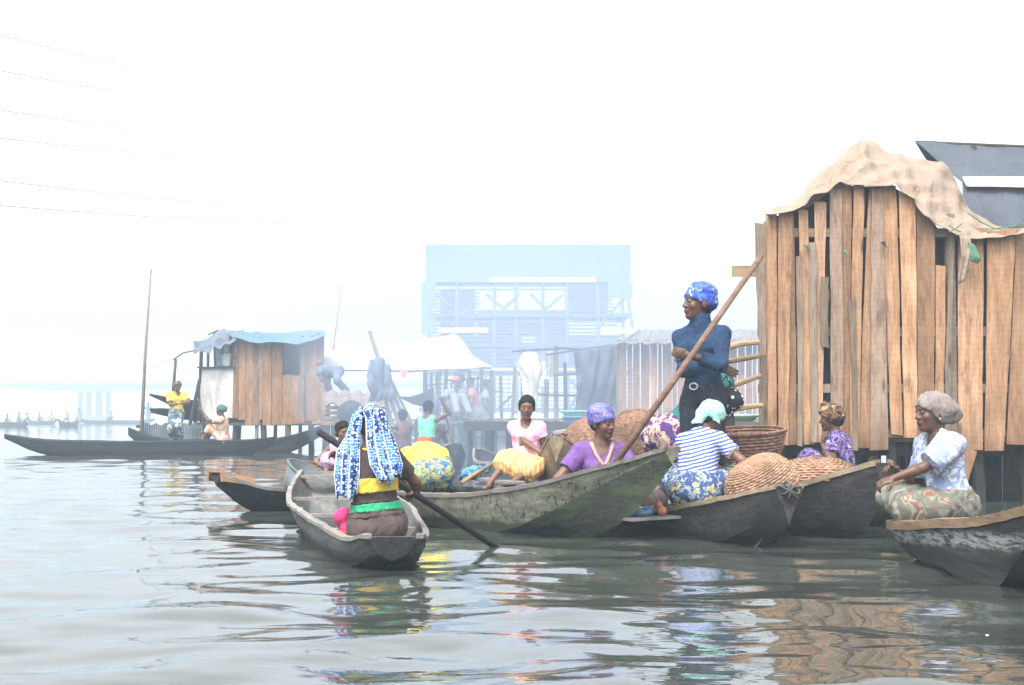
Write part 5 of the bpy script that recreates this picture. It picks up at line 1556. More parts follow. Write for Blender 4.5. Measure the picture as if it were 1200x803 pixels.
for (a, b, r) in (((499, 500), (498, 434), .05), ((505, 500), (506, 436), .03), ((513, 500), (511, 440), .035), ((521, 500), (523, 433), .05), ((528, 500), (529, 446), .03), ((551, 500), (550, 434), .045), ((558, 498), (560, 440), .03), ((565, 500), (564, 433), .05), ((574, 500), (575, 436), .035), ((588, 498), (587, 440), .04),
                  ((533, 437), (549, 472), .04), ((556, 442), (536, 474), .03), ((498, 452), (520, 450), .02), ((520, 446), (566, 443), .02), ((548, 462), (590, 458), .02), ((585, 478), (602, 462), .03)):
    m = MA(); m.cur = random.random(); m.tube([P(*a, 37), P(*b, 37)], [r, r * .85], 6); m.obj('pole', POST, pf, org=fo_)
m = MA(); m.grid(cloth_grid([[P(500, 462, 36.6), P(512, 461, 36.6)], [P(499, 474, 36.5), P(513, 475, 36.5)], [P(501, 489, 36.6), P(511, 488, 36.6)]], 8, 14, .04, 3, 91), -.02)
tag(m.obj('hanging_cloth', CL, None, smooth=True, org=P(506, 470, 36.6)), 'hazy dark cloth hung between the poles right of the dark raised prow', 'cloth')
# ------------------------------------------------------------------ cloths
def wax(name, base, c1, c2, scale=9, c3=None, rough=.85):
    base, c1, c2 = kd(base), kd(c1), kd(c2); c3 = kd(c3) if c3 else None
    t = NT(name, rough, .15); co = t.co((1, 1, 1))
    wv = t.n('ShaderNodeTexNoise'); t.l(co, wv.inputs['Vector']); wv.inputs['Scale'].default_value = scale * .8
    ad = t.mix(.12, co, wv.outputs['Color'])
    n = t.noise(ad, scale, 2, .5, .6)
    c = t.ramp(n, [(0, base), (.44, c1), (.56, base), (.61, c2), (.70, c3 or c1)], True)
    e = t.ramp(t.vor(ad, scale * 1.4), [(0, 1.), (.13, 1.), (.16, 0.)])
    c = t.mix(e, c, c2); t.col(c); t.bump(t.noise(co, 60, 3), .2, .003); return t.m


def stripes(name, c1, c2, scale, dirn='Z', dist=1.2, width=.5, rot=(0, 0, 0), c3=None):
    c1, c2 = kd(c1), kd(c2); c3 = kd(c3) if c3 else None
    t = NT(name, .85, .15); co = t.co((1, 1, 1), rot)
    f = t.wave(co, scale, dist, 1.2, dirn)
    st = [(0, c1), (width, c2)] if c3 is None else [(0, c1), (width * .6, c2), (width * 1.2, c3), (.85, c2)]
    t.col(t.ramp(f, st, True)); t.bump(t.noise(co, 60, 3), .2, .003); return t.m


BROWNC = plain('cloth_brown', (.062, .042, .038), .9, .2, 30)
BROWN2 = plain('cloth_taupe', (.085, .060, .055), .9, .25, 24)
YEL = plain('cloth_yellow', (.72, .52, .06), .85, .08, 20)
YEL2 = plain('cloth_lemon', (.85, .70, .10), .85, .08, 14)
GRN = plain('cloth_green', (.03, .34, .17), .85, .12, 20)
PURP = plain('cloth_purple', (.17, .075, .27), .85, .15, 16)
TAN = plain('cloth_tan', (.45, .30, .20), .85, .1, 20)
NAVY = plain('cloth_navy', (.011, .038, .095), .85, .07, 18)
BLACKT = plain('cloth_black', (.012, .018, .028), .85, .3, 22)
PINKT = plain('cloth_pink', (.72, .42, .58), .85, .08, 14)
LILAC = plain('cloth_lilac', (.42, .30, .52), .85, .1, 14)
GREENT = plain('cloth_mint', (.16, .55, .36), .85, .1, 14)
TEALT = plain('cloth_teal', (.02, .14, .14), .85, .2, 14)
HOTP = plain('cloth_hot_pink', (.62, .05, .20), .85, .1, 14)
WHITE = plain('white_print', (.75, .75, .72), .8, .05, 20)
METAL = plain('buckle_metal', (.55, .55, .55), .35, .1, 20, .6); METAL.node_tree.nodes['Principled BSDF'].inputs['Metallic'].default_value = .8
LEATH = plain('belt_leather', (.05, .045, .045), .5, .2, 40)
STRIPE_BW = stripes('cloth_blue_white_stripe', (.07, .11, .42), (.62, .66, .78), 12, 'Z', 2.2, .52, (0, .25, 0))
STRIPE_YO = stripes('cloth_yellow_stripe', (.80, .62, .22), (.82, .30, .10), 9, 'X', 1.5, .62, (0, 0, .3), (.85, .80, .60))
WAX_Y = wax('wrap_blue_yellow', (.30, .38, .42), (.06, .09, .22), (.62, .47, .04), 14, (.16, .22, .18))
WAX_P = wax('wrap_purple_cream', (.13, .03, .16), (.50, .38, .32), (.08, .05, .2), 11, (.03, .22, .20))
FLORAL = wax('cloth_purple_floral', (.22, .14, .36), (.03, .03, .07), (.46, .36, .60), 20, (.09, .07, .16))
FLORALW = wax('cloth_white_floral', (.62, .64, .72), (.26, .34, .52), (.36, .38, .62), 13, (.72, .74, .80))
CAMO = wax('wrap_grey_rust', (.25, .24, .20), (.15, .15, .12), (.24, .11, .075), 8, (.36, .35, .30))
HEADBLUE = wax('headscarf_blue_print', (.035, .085, .42), (.10, .17, .62), (.62, .66, .80), 17, (.02, .05, .25))
HEADPUR = wax('headscarf_violet_print', (.10, .10, .36), (.18, .20, .52), (.33, .22, .30), 14, (.07, .06, .22))
HEADTAN = wax('headscarf_brown_print', (.22, .12, .06), (.05, .035, .03), (.34, .24, .15), 16, (.10, .18, .14))
MINT = plain('headscarf_mint', (.36, .74, .62), .8, .12, 16)
GREYW = plain('headscarf_grey', (.24, .20, .185), .8, .15, 10)
SKIRTY = wax('skirt_blue_zigzag', (.06, .13, .30), (.40, .44, .16), (.10, .22, .42), 17, (.55, .55, .30))
FARP = wax('dress_red_cream', (.50, .22, .18), (.60, .48, .38), (.62, .26, .10), 9, (.38, .12, .12))


def scarf_mat():
    t = NT('scarf_blue_white', .85, .15); co = t.co()
    # panels of dots, bars and stripes printed along the cloth
    blue, white, deep = (.03, .12, .42), (.50, .56, .62), (.02, .04, .14)
    dots = t.ramp(t.vor(t.co((1, .25, 1), (0, .15, 0)), 62), [(0, white), (.30, white), (.40, deep)], True)
    br = t.n('ShaderNodeTexBrick'); t.l(t.mix(.05, t.co((1, 1, 1), (pi / 2, 0, 0)), t.noise(co, 9, 2)), br.inputs['Vector']); br.inputs['Scale'].default_value = 14
    br.inputs['Color1'].default_value = (*blue, 1); br.inputs['Color2'].default_value = (.05, .19, .48, 1); br.inputs['Mortar'].default_value = (*white, 1); br.inputs['Mortar Size'].default_value = .022
    sel = t.ramp(t.attr('rnd'), [(0, 0.), (.22, 1.), (.50, 0.), (.60, 1.), (.86, 0.)], True)
    big = t.ramp(t.noise(co, 5.0, 1), [(0, 0.), (.50, 1.)], True)
    c = t.mix(t.math('ABSOLUTE', t.math('SUBTRACT', sel, big)), dots, br.outputs['Color'])
    line = t.ramp(t.attr('rnd'), [(0, 1.), (.03, 0.), (.29, 1.), (.32, 0.), (.61, 1.), (.64, 0.), (.97, 1.)], True)
    c = t.mix(line, c, (.46, .54, .60)); t.col(c); t.bump(t.noise(co, 60, 3), .2, .003); return t.m


SCARF = scarf_mat()


def drape(name, mat, parent, org, path, pleats=4, amp=.012, th=.004, nu=64, nv=60, seed=1, ragged=.02):
    """path rows: (centre, across vector (half width), outward normal); pleated cloth hanging along it"""
    C = np.array([p[0] for p in path], float); A = np.array([p[1] for p in path], float); N = np.array([p[2] for p in path], float)
    tt = np.linspace(0, len(path) - 1, nv); G = np.zeros((nu, nv, 3)); r = np.random.default_rng(seed); ph = r.random(4) * 6
    us = np.linspace(-1, 1, nu)
    for j, t in enumerate(tt):
        i = min(int(t), len(path) - 2); k = t - i; k = k * k * (3 - 2 * k) * .5 + k * .5
        c = C[i] * (1 - k) + C[i + 1] * k; a = A[i] * (1 - k) + A[i + 1] * k; n = unit(N[i] * (1 - k) + N[i + 1] * k)
        v = j / (nv - 1)
        for q, u in enumerate(us):
            f = sin(u * pleats * pi + ph[0] + .8 * v) + .5 * sin(u * pleats * 2.3 * pi + ph[1] + 2 * v) 
            G[q, j] = c + a * (u + .05 * sin(u * 9 + v * 4)) - n * (u * u) * .04 + n * f * amp * (.45 + .7 * v)
            if j == nv - 1: G[q, j, 2] += ragged * sin(u * 5 + ph[2]) + ragged * .3 * sin(u * 17)
    m = MA(); R = []
    m.grid(G, -th)
    n_, m_ = nu, nv
    R = [.5] * len(m.F); k = 0
    for i in range(n_ - 1):
        for j in range(m_ - 1):
            R[k] = R[k + 1] = i / (n_ - 1); k += 2
    m.R = R
    return m.obj(name, mat, parent, smooth=True, org=org)


Z = np.array([0, 0, 1.])

# ================================================================== 1 the woman paddling the near canoe
D1 = 10.1
pel = P(442, 613, D1)
hR = P(489, 577, D1 + .40); hL = P(398, 545, D1 + .30)
b, e, org = person('person paddling, seen from behind, long blue and white scarf on the head, yellow waistband', pel, .03,
                   face=97, lean=(2, 4), side=-5, head=(4, 12, 4), fat=1.04, h=.0065, sh=.86, S=.90, fem=True,
                   aR=(hR, np.array([.75, -.35, -.45]), np.array([.25, .35, -.9]), 1.25, np.array([-.75, .5, -.1])),
                   aL=(hL, np.array([.1, .1, -1]), np.array([0, -.6, -.6]), 1.1),
                   lL=(pel + [-.16, .76, -.10], Z * .6 + [-.2, 0, 0]), lR=(pel + [.06, .77, -.10], Z * .6 + [.1, 0, 0]))
b.build(e, org, skin=SKIN_L)
b.shirt(BROWNC, e, org, lo=.02, sleeve=.62, inf=.010, neck='round', name='shirt', noise=(.004, 24, 2))
b.pants(BROWN2, e, org, hi=.13, frac=.8, inf=.018, noise=(.005, 22, 8))
b.band(YEL, e, org, .215, .305, .022, 'yellow_band'); b.band(GRN, e, org, .085, .135, .026, 'green_band')
b.band(BROWNC, e, org, .14, .155, .024, 'waistband'); b.band(BROWNC, e, org, .045, .06, .028, 'waistband')
sp, el, w_, *_ = b.arm[1]
b.garment('sleeve_trim', GRN, e, org, [(cap(sp + (el - sp) * .60, sp + (el - sp) * .63, .056 * b.S), .01)], clips=((sp + (el - sp) * .59, -unit(el - sp)), (sp + (el - sp) * .635, unit(el - sp))), noise=None)
b.hair(e, org, plain('cap_brown', (.045, .03, .028), .8, .2, 30), inf=.014, name='cap')
# neck band
b.garment('neck_trim', YEL, e, org, [(cap(b.nb + Z * .0, b.nb + Z * .025, .070), .01)], clips=((b.nb, -Z), (b.nb + Z * .018, Z)), noise=None)
# the scarf is draped on her head: its own thing
sc0 = empty('headscarf', b.hc * [1, 1, 1], 0, 'long blue and white patterned scarf hanging from the paddling woman\'s head', 'scarf'); so_ = b.hc.copy()
Dk = D1
L_ = lambda u, v, dd: P(u, v, Dk + dd)
px = px2m(Dk)
bk = np.array([0, -1, 0.])
drape('right_fall', SCARF, sc0, so_, [(L_(428, 477, .02), np.array([.040, .02, 0]), Z + bk * .5), (L_(436, 480, -.06), np.array([.050, .05, -.02]), Z + bk), (L_(443, 496, -.10), np.array([.070, .06, -.03]), bk), (L_(447, 520, -.13), np.array([.092, .05, -.02]), bk),
                                          (L_(452, 545, -.165), np.array([.100, .04, .0]), bk), (L_(457, 562, -.175), np.array([.060, .03, .03]), bk)], 3.0, .008, seed=3, ragged=.035)
drape('left_fall', SCARF, sc0, so_, [(L_(424, 477, .04), np.array([.030, -.02, 0]), Z), (L_(414, 487, .0), np.array([.025, -.05, .0]), Z * .4 + [-1, 0, 0]), (L_(410, 508, -.03), np.array([.045, -.05, 0]), np.array([-.6, -.8, 0])), (L_(408, 530, -.08), np.array([.078, -.03, 0]), bk),
                                         (L_(406, 556, -.12), np.array([.084, -.02, 0]), bk), (L_(405, 582, -.12), np.array([.066, -.01, 0]), bk)], 2.6, .008, seed=5, ragged=.025)
H_ = b.H; Lh = lambda x, y, z: b.hc + (b.hr * x + b.hf * y + b.hu * z) * H_
cr = b.garment('crown', SCARF, sc0, so_, [(ell(Lh(0, -.012, .037), (.079 * H_, .098 * H_, .088 * H_), b.HR), .02), (ell(Lh(.02, -.05, -.03), (.07 * H_, .07 * H_, .08 * H_), b.HR), .03)],
               [(Lh(-.030, 0, 0), unit(-b.hr - b.hu * .25)), (Lh(0, .06, .03), unit(b.hf * .8 - b.hu * .5))], (), (.005, 45, 2), inf=.026)
co_ = np.empty(len(cr.data.vertices) * 3, dtype=np.float32); cr.data.vertices.foreach_get('co', co_); co_ = co_.reshape(-1, 3)
fi = np.empty(len(cr.data.loops), dtype=np.int32); cr.data.loops.foreach_get('vertex_index', fi); cx = co_[fi.reshape(-1, 4)[:, 0], 0]
a_ = cr.data.attributes.new('rnd', 'FLOAT', 'FACE'); a_.data.foreach_set('value', ((cx - cx.min()) / (cx.max() - cx.min())).astype(np.float32))
if 0: drape('crown', SCARF, sc0, so_, [(L_(424, 480, .13), np.array([.075, 0, 0]), Z), (L_(427, 474.5, .06), np.array([.072, 0, 0]), Z), (L_(430, 475.5, -.01), np.array([.062, .01, -.01]), Z), (L_(434, 482, -.065), np.array([.052, .03, -.02]), Z + bk)], 3, .006, seed=7, nv=24, ragged=.0)
drape('far_side', SCARF, sc0, so_, [(L_(434, 479, .06), np.array([.01, -.06, 0]), np.array([.8, 0, .6])), (L_(450, 500, .0), np.array([.01, -.07, 0]), np.array([1., 0, 0])), (L_(460, 530, -.02), np.array([.02, -.07, 0]), np.array([1., 0, 0])), (L_(466, 556, -.08), np.array([.02, -.06, 0]), np.array([1., -.2, 0]))], 3, .008, seed=8, ragged=.02)
# pink cloth beside her
c = P(404, 606, D1 + .16)
o = sdf_obj('folded_cloth', [ell(c, (.055, .09, .055)), ell(c + [.03, -.03, -.07], (.05, .08, .04)), cap(c + [-.02, 0, -.02], c + [.02, .02, -.11], .04)], HOTP, None, .008, .03, (.006, 30, 4), c); o.location = c.tolist(); tag(o, 'hot pink cloth bundled beside the paddling woman', 'cloth')
c = P(399, 632, D1 + .02)
e2 = empty('bailer', c, .4, 'orange plastic scoop lying in the stern of the near canoe', 'scoop'); m = MA()
m.grid([[(.065 * q[0] * cos(a), .05 * q[0] * sin(a), q[1]) for q in ((0, 0), (.8, 0), (1, .055), (.95, .055), (.75, .008), (0, .008))] for a in np.linspace(0, 2 * pi, 22)]); m.tube([(.05, 0, .05), (.11, .01, .06)], .010, 6)
m.obj('scoop', plain('plastic_orange', (.75, .13, .04), .4, .05, 6), e2, smooth=True)


def paddle(label, a, b_, r=.019, blade=None, mt=None, flat=None, pname='paddle'):
    a = np.asarray(a, float); b_ = np.asarray(b_, float); e = empty(pname, a, 0, label, pname)
    m = MA(); m.tube([a, (a + b_) / 2 + [0, 0, .004], b_], [r, r * 1.05, r * .95], 9); m.obj('shaft', mt or W_DARK, e, smooth=True, org=a)
    if blade:
        d = unit(b_ - a); s_ = unit(np.cross(d, flat if flat is not None else Z)); n = np.cross(s_, d); G = []
        for t, w_ in ((0, .02), (.12, .05), (.35, .085), (.7, .09), (.92, .06), (1, .01)):
            G.append([b_ + d * (blade * (t - .05)) + s_ * w_ * q for q in (-1, -.5, 0, .5, 1)])
        m = MA(); m.grid(G, .014); m.obj('blade', mt or W_DARK, e, smooth=True, org=a)
    return e


pa = P(373, 506, D1 + .05); pb_ = P(583, 643, D1 + .83); pb_[2] = min(pb_[2], .02)
paddle('long dark paddle held across by the paddling woman, dipping into the water', pa, pb_, .021, .5)

# ================================================================== 2 child in lilac
D = 15.2; pel = P(399, 560, D)
b, e, org = person('small child in a lilac sleeveless top seated behind the raised end of the grey canoe', pel, .1, face=-60, S=.62, hs=1.28, lean=(0, 4), head=(0, 8, 0), fem=False, h=.007,
                   lL=(pel + [.1, -.32, -.05], Z), lR=(pel + [-.12, -.32, -.05], Z), aL=(pel + [.14, -.18, .08], np.array([1, 0, -.3]), -Z, .4), aR=(pel + [-.10, -.2, .08], np.array([-1, 0, -.3]), -Z, .4))
b.build(e, org, skin=SKIN_L); b.shirt(LILAC, e, org, sleeve=0, inf=.012, neck='tank', name='top'); b.skirt(LILAC, e, org, drop=.2, inf=.012); b.hair(e, org, inf=.008)
# washing basin lying in the dark canoe
c = P(349, 571, 15.1)
basin(c + [0, 0, -.06], .24, .22, plain('basin_grey', (.13, .155, .165), .5, .2, 5), 'big grey basin tilted on its side at the end of the dark canoe', tilt=(radians(16), radians(30), .3), lip=.012)
# orange painted tip of that canoe
a = P(253, 566, 14.9); m = MA(); G = []
tipA = P(253, 566, 14.9)[:2]; dirT = unit(P(520, 566, 17.0)[:2] - tipA); nrm = np.array([dirT[1], -dirT[0]])
for t in np.linspace(-.02, .27, 8):
    hw_ = .10 + .14 * max(t, 0) / .34; zz = .375 - .25 * max(t, 0) + .03
    cpt = np.array([*(tipA + dirT * t), zz]); G.append([cpt + np.array([*(nrm * hw_ * q), .0]) + [0, 0, -.012 * abs(q) - (.09 * (1 - t)) * (abs(q) > 1.05)] for q in (-1.12, -1, -.4, .4, 1, 1.12)])
m.grid(G, .02); tip = m.obj('tip_cap', wood('wood_tip_orange', (.13, .065, .03), (.30, .155, .075), (.42, .25, .13), 'X', .8, .4, False), None, org=np.array([*tipA, 0]))
root = [o for o in bpy.data.objects if o.get('label', '').startswith('dark tarred canoe')][0]
tip.parent = root; tip.matrix_parent_inverse = Matrix.LocRotScale(root.location, root.rotation_euler, None).inverted(); 

# ================================================================== 3 woman in yellow, bent forward
D = 13.9; pel = P(505, 556, D)
b, e, org = person('person bending forward with their back turned, bright yellow top and blue-green patterned skirt', pel, .1, face=104, S=.90, lean=(50, 92), head=(0, 80, 0), fat=1.12, h=.008,
                   lL=(pel + [-.06, .25, -.28], np.array([0, 1, .5])), lR=(pel + [.08, .25, -.28], np.array([0, 1, .5])),
                   aL=(pel + [-.22, .55, -.12], np.array([-.3, 0, -1]), -Z, .5), aR=(pel + [.02, .62, -.12], np.array([.3, 0, -1]), -Z, .5))
b.build(e, org); b.shirt(YEL2, e, org, lo=.06, sleeve=.45, inf=.022, neck='round', name='top', noise=(.006, 18, 4)); b.skirt(SKIRTY, e, org, hi=.09, drop=.6, inf=.012, noise=(.008, 18, 4))
b.wrap(plain('headscarf_red', (.50, .10, .07), .8, .1, 10), e, org, 'cap')

# ================================================================== 4 girl in pink
D = 14.2; pel = P(617, 543, D)
kx = P(589, 536, D - .28); fx = P(574, 566, D - .30)
b, e, org = person('girl in a pale pink t-shirt and yellow striped skirt seated on the canoe edge', pel, pel[2] - .12, face=-97, S=.71, hs=1.20, lean=(0, 3), head=(6, 6, -3), fem=False, sh=.84, h=.0068,
                   lR=(fx + [0, -.12, 0], np.array([-.15, -1, .75]), np.array([-.4, -.9, 0])), lL=(P(598, 567, D - .48), np.array([.5, -1, .3]), np.array([-.9, -.4, 0])),
                   aR=(P(634, 531, D - .21), np.array([-1, .1, -.7]), np.array([.2, .3, -.9]), .5), aL=(P(655, 513, D - .10), np.array([.5, -.2, -.7]), np.array([0, 0, -1.]), .9))
b.build(e, org, skin=SKIN_L); b.shirt(PINKT, e, org, boxy=.9, lo=-.03, sleeve=.42, inf=.014, neck='round', noise=(.004, 26, 2)); b.skirt(STRIPE_YO, e, org, hi=.04, drop=.35, inf=.024, noise=(.008, 20, 5)); b.hair(e, org, inf=.007)
# printed patch on the shirt
cpt = b.ch + b.f2 * .112 * b.S + b.u2 * .01
m = MA(); m.smooth = True; m.grid([[cpt + b.r2 * x + b.u2 * y + b.f2 * (.020 - .9 * x * x) for y in np.linspace(-.035, .035, 5)] for x in np.linspace(-.055, .055, 9)], .003)
m.obj('shirt_print', wax('print_olive', (.06, .07, .05), (.30, .28, .14), (.55, .5, .45), 34), e, org=org)

# ================================================================== 5 woman in purple
D = 12.75; pel = P(703, 595, D)
b, e, org = person('woman in a purple t-shirt with tan trim and violet headscarf in the green canoe', pel, .03, face=-82, S=1.0, lean=(3, 5), head=(36, 6, 6), fat=1.0, h=.0062, sh=.98,
                   lL=(pel + [.22, -.16, .0], np.array([1, .2, .2])), lR=(pel + [-.35, -.10, .0], np.array([-1, .3, .2])),
                   aR=(pel + [-.16, -.30, .12], np.array([-1, .1, -.3]), -Z, .5), aL=(pel + [.18, -.32, .12], np.array([1, .1, -.3]), -Z, .5))
b.build(e, org, skin=SKIN_L); b.shirt(PURP, e, org, boxy=.9, lo=-.05, sleeve=.62, inf=.014, neck='v', noise=(.005, 20, 7)); b.pants(BROWN2, e, org); b.wrap(HEADPUR, e, org, 'tall', inf=.012); b.hair(e, org, inf=.006)
m = MA(); m.smooth = True      # tan band round the v neck
tp_ = []
for x, y in ((-.088, .02), (-.075, -.02), (-.055, -.07), (-.03, -.115), (0, -.155)): tp_.append((x, y))
pts = [b.nb + b.r2 * x * b.S + b.u2 * y * b.S for x, y in tp_] + [b.nb - b.r2 * x * b.S + b.u2 * y * b.S for x, y in tp_[-2::-1]]
def onchest(p, off=.006):
    """push a point forward onto the shirt surface"""
    best = None
    for o in e.children:
        if o.name.startswith('shirt'):
            ok, loc, nor, idx = o.ray_cast(Vector((p + b.f2 * .5 - org).tolist()), Vector((-b.f2).tolist()))
            if ok: best = np.array(loc) + org
    return (best if best is not None else p + b.f2 * .1) + b.f2 * off
bpy.context.view_layer.update()
rows = []
for i, p in enumerate(pts):
    d = unit(pts[min(i + 1, len(pts) - 1)] - pts[max(i - 1, 0)]); s_ = np.cross(b.f2, d)
    rows.append([onchest(p + s_ * k) for k in (-.013, 0, .013)])
m.grid(rows, .004)
rows = [[onchest(b.nb - b.u2 * y * b.S + b.r2 * k) for k in (-.013, 0, .013)] for y in (.15, .18, .21, .24)]
m.grid(rows, .004); m.obj('neck_trim', TAN, e, org=org)

# ================================================================== 6 the standing man
D = 12.5; pel = P(824, 462, D)
aRh = P(800, 424, D - .16)       # his right hand, on the left in the picture
b, e, org = person('tall man standing with folded arms in a blue turtleneck, black trousers and blue headscarf', pel, .12, face=-118, S=1.03, lean=(0, 3), side=1, twist=4, head=(-48, -4, 0), fem=False, hs=1.10, h=.0062, sh=.84, fat=.80,
                   aR=(P(842, 428, D - .08), np.array([-.35, -.5, -.9]), np.array([.0, .5, 0]), .35, np.array([.8, -.2, -.45])),
                   aL=(P(806, 416, D - .27), np.array([.9, -.2, -.6]), np.array([-.1, .95, .1]), 1.3, np.array([-1, -.05, .25])),
                   lL=(P(838, 600, D - .02), np.array([-.2, -1, 0]), np.array([-.5, -.8, 0])), lR=(P(808, 600, D + .05), np.array([-.3, -1, 0]), np.array([-.8, -.5, 0])))
b.build(e, org); b.shirt(NAVY, e, org, lo=.03, sleeve=1.62, inf=.015, neck='high', name='turtleneck', noise=(.0048, 34, 3), boxy=.80)
b.pants(BLACKT, e, org, hi=.07, frac=1.0, inf=.012); b.wrap(HEADBLUE, e, org, 'tall', inf=.012); b.hair(e, org, inf=.006)
b.band(LEATH, e, org, .045, .072, .018, 'belt', None)
bc = b.pel + b.ax * .058 + b.f1 * .14 + b.r1 * .02
m = MA(); loop = [bc + b.r1 * .032 * cos(t) + b.ax * .024 * sin(t) + b.f1 * 0.004 for t in np.linspace(0, 2 * pi, 21)]; m.tube(loop, .006, 6, False); m.obj('buckle', METAL, e, smooth=True, org=org)
wr = b.arm[-1][2]; fd = unit(b.arm[-1][2] - b.arm[-1][1])
s1 = unit(np.cross(fd, Z)); s2 = np.cross(fd, s1); m = MA(); m.tube([wr - fd * .03 + (s1 * cos(t) + s2 * sin(t)) * .031 for t in np.linspace(0, 2 * pi, 17)], .004, 5, False); m.obj('bracelet', BLACKT, e, smooth=True, org=org)
man = b
# his long punting pole
pole('long thick punting pole leaning diagonally in front of the standing man', P(709, 560, D - .46), P(893, 299, D - .25), .027, wood('pole_brown', (.07, .04, .03), (.17, .095, .065), (.27, .17, .12), 'X', .7, .3, False), 'pole', mid=P(797, 436, D - .40), r2=.021)
# spotted bag at his hip
c = P(855, 468, D + .05)
be_ = empty('bag', c, 0, 'black bag with white polka dots hanging behind the standing man\'s hip', 'bag')
t = NT('polka_dots', .6, .3); t.col(t.ramp(t.vor(t.co((1, 1, 1)), 24), [(0, (.75, .75, .72)), (.26, (.75, .75, .72)), (.30, (.012, .014, .02))], True)); POLKA = t.m
o = sdf_obj('sack', [ell(c, (.085, .07, .095)), ell(c + [-.03, 0, -.07], (.06, .05, .06)), ell(c + [.05, 0, .0], (.05, .05, .07))], POLKA, be_, .009, .03, (.008, 28, 4), c)
m = MA(); m.tube([c + [-.03, 0, .06], c + [-.065, -.02, .13], c + [-.03, -.02, .18], c + [.01, 0, .12], c + [-.01, 0, .06]], .009, 6); m.obj('strap', POLKA, be_, smooth=True, org=c)

# ================================================================== 7 person bending behind the man
D = 13.25; pel = P(782, 512, D)
b, e, org = person('person bending behind the standing man in a teal top and purple and cream wrap', pel, .1, face=20, S=.98, lean=(48, 66), head=(0, 20, 0), fat=1.1, h=.008,
                   lL=(pel + [-.02, .15, -.42], np.array([1, .2, .3])), lR=(pel + [-.08, -.12, -.42], np.array([1, -.2, .3])),
                   aR=(P(803, 503, D - .30), np.array([-.8, -.5, .2]), np.array([.5, .5, 0]), .6), aL=(P(830, 510, D + .1), np.array([0, 1, 0]), -Z, .6))
b.build(e, org); b.shirt(TEALT, e, org, lo=.04, sleeve=.35, inf=.014, name='top'); b.skirt(WAX_P, e, org, hi=.12, drop=.6, inf=.035, noise=(.01, 18, 3)); b.wrap(TEALT, e, org, 'cap')

# ================================================================== 8 woman in stripes
D = 12.0; pel = P(815, 573, D)
b, e, org = person('woman in a blue and white striped blouse and mint headscarf reaching into the basket', pel, .2, face=62, S=.86, hs=1.10, lean=(12, 28), twist=-8, head=(-22, 30, 6), fat=1.12, h=.0062, sh=.98,
                   lL=(pel + [.05, .55, -.22], Z + [-.6, .2, 0]), lR=(pel + [.42, .36, -.22], Z + [.4, -.2, 0]),
                   aR=(P(864, 548, D + .12), np.array([.5, -.7, -.35]), np.array([-.3, .2, -.9]), .5), aL=(P(862, 562, D + .45), np.array([-.3, .5, -.8]), -Z, .5))
b.build(e, org, skin=SKIN_L); b.shirt(STRIPE_BW, e, org, boxy=1, lo=.05, sleeve=.62, inf=.015, neck='round', name='blouse', noise=(.005, 22, 4))
sp, el, w_, *_ = b.arm[1]; q1 = sp + (el - sp) * .62
b.garment('sleeve_trim', WHITE, e, org, [(cap(sp + (el - sp) * .58, sp + (el - sp) * .66, .064 * b.S), .01)], clips=((sp + (el - sp) * .59, -unit(el - sp)), (sp + (el - sp) * .65, unit(el - sp))), noise=None)
b.skirt(WAX_Y, e, org, hi=.12, drop=.7, inf=.03, noise=(.009, 18, 3)); b.wrap(MINT, e, org, 'tied', inf=.014); b.hair(e, org, inf=.006)
for i in range(7):      # fringe of the scarf
    m = MA(); t_ = -.7 + i * .22
    st_ = b.hc + (b.hr * .088 * cos(t_ * .6) * 1 + b.hf * (.05 * sin(t_) - .02)) * b.H + b.hu * .012
    if i == 0: FR_ = MA()
    FR_.tube([st_, st_ + [.004, -.004, -.022], st_ + [.002, -.006, -.045]], .004, 4)
FR_.obj('fringe', MINT, e, org=org)

# ================================================================== 9 woman in purple flowers behind the baskets
D = 13.8; pel = P(988, 570, D)
b, e, org = person('woman in a purple flowered dress, hand raised to her mouth, behind the baskets', pel, .1, face=150, S=.86, hs=1.08, lean=(4, 12), head=(6, 4, 0), fat=1.02, h=.0068, sh=.95,
                   lL=(pel + [-.5, .1, -.05], Z), lR=(pel + [-.45, .35, -.05], Z),
                   aL=(P(964, 521, D - .14), np.array([-.2, -.8, -.8]), np.array([.8, 0, .2]), .7, np.array([.05, .1, 1.])), aR=(pel + [-.3, .3, .1], np.array([0, 1, -.5]), -Z, .4))
b.build(e, org); b.shirt(FLORAL, e, org, lo=-.03, sleeve=.55, inf=.016, neck='round', name='dress'); b.skirt(FLORAL, e, org, drop=.5, inf=.02, name='dress_skirt'); b.wrap(HEADTAN, e, org, 'knot', inf=.016); b.hair(e, org, inf=.012)

# ================================================================== 10 woman on the right
D = 10.3; pel = P(1114, 590, D)
b, e, org = person('woman in a white flowered t-shirt and grey headscarf, sitting in profile at the right', pel, .2, face=186, S=.85, hs=1.18, lean=(8, 16), twist=14, head=(-2, 2, 0), fat=1.15, h=.0062, sh=1.0,
                   lL=(P(1082, 606, D + .10), np.array([-1, -.75, .12]), np.array([-.5, .9, 0])), lR=(P(1078, 606, D - .06), np.array([-1, .75, .2]), np.array([-.5, -.9, 0])),
                   aL=(P(1046, 561, D - .22), np.array([.3, -.35, -.9]), np.array([.2, .5, -.8]), .7), aR=(P(1050, 552, D + .12), np.array([.2, .5, -.9]), np.array([.2, -.5, -.8]), .7))
b.build(e, org); b.shirt(FLORALW, e, org, boxy=1.05, lo=.055, sleeve=.78, inf=.020, neck='v', name='shirt', noise=(.006, 20, 6), sleeve_inf=.018); b.skirt(CAMO, e, org, hi=.08, drop=.75, inf=.028, noise=(.010, 17, 3)); b.wrap(GREYW, e, org, 'snood', inf=.014); b.hair(e, org, inf=.006)
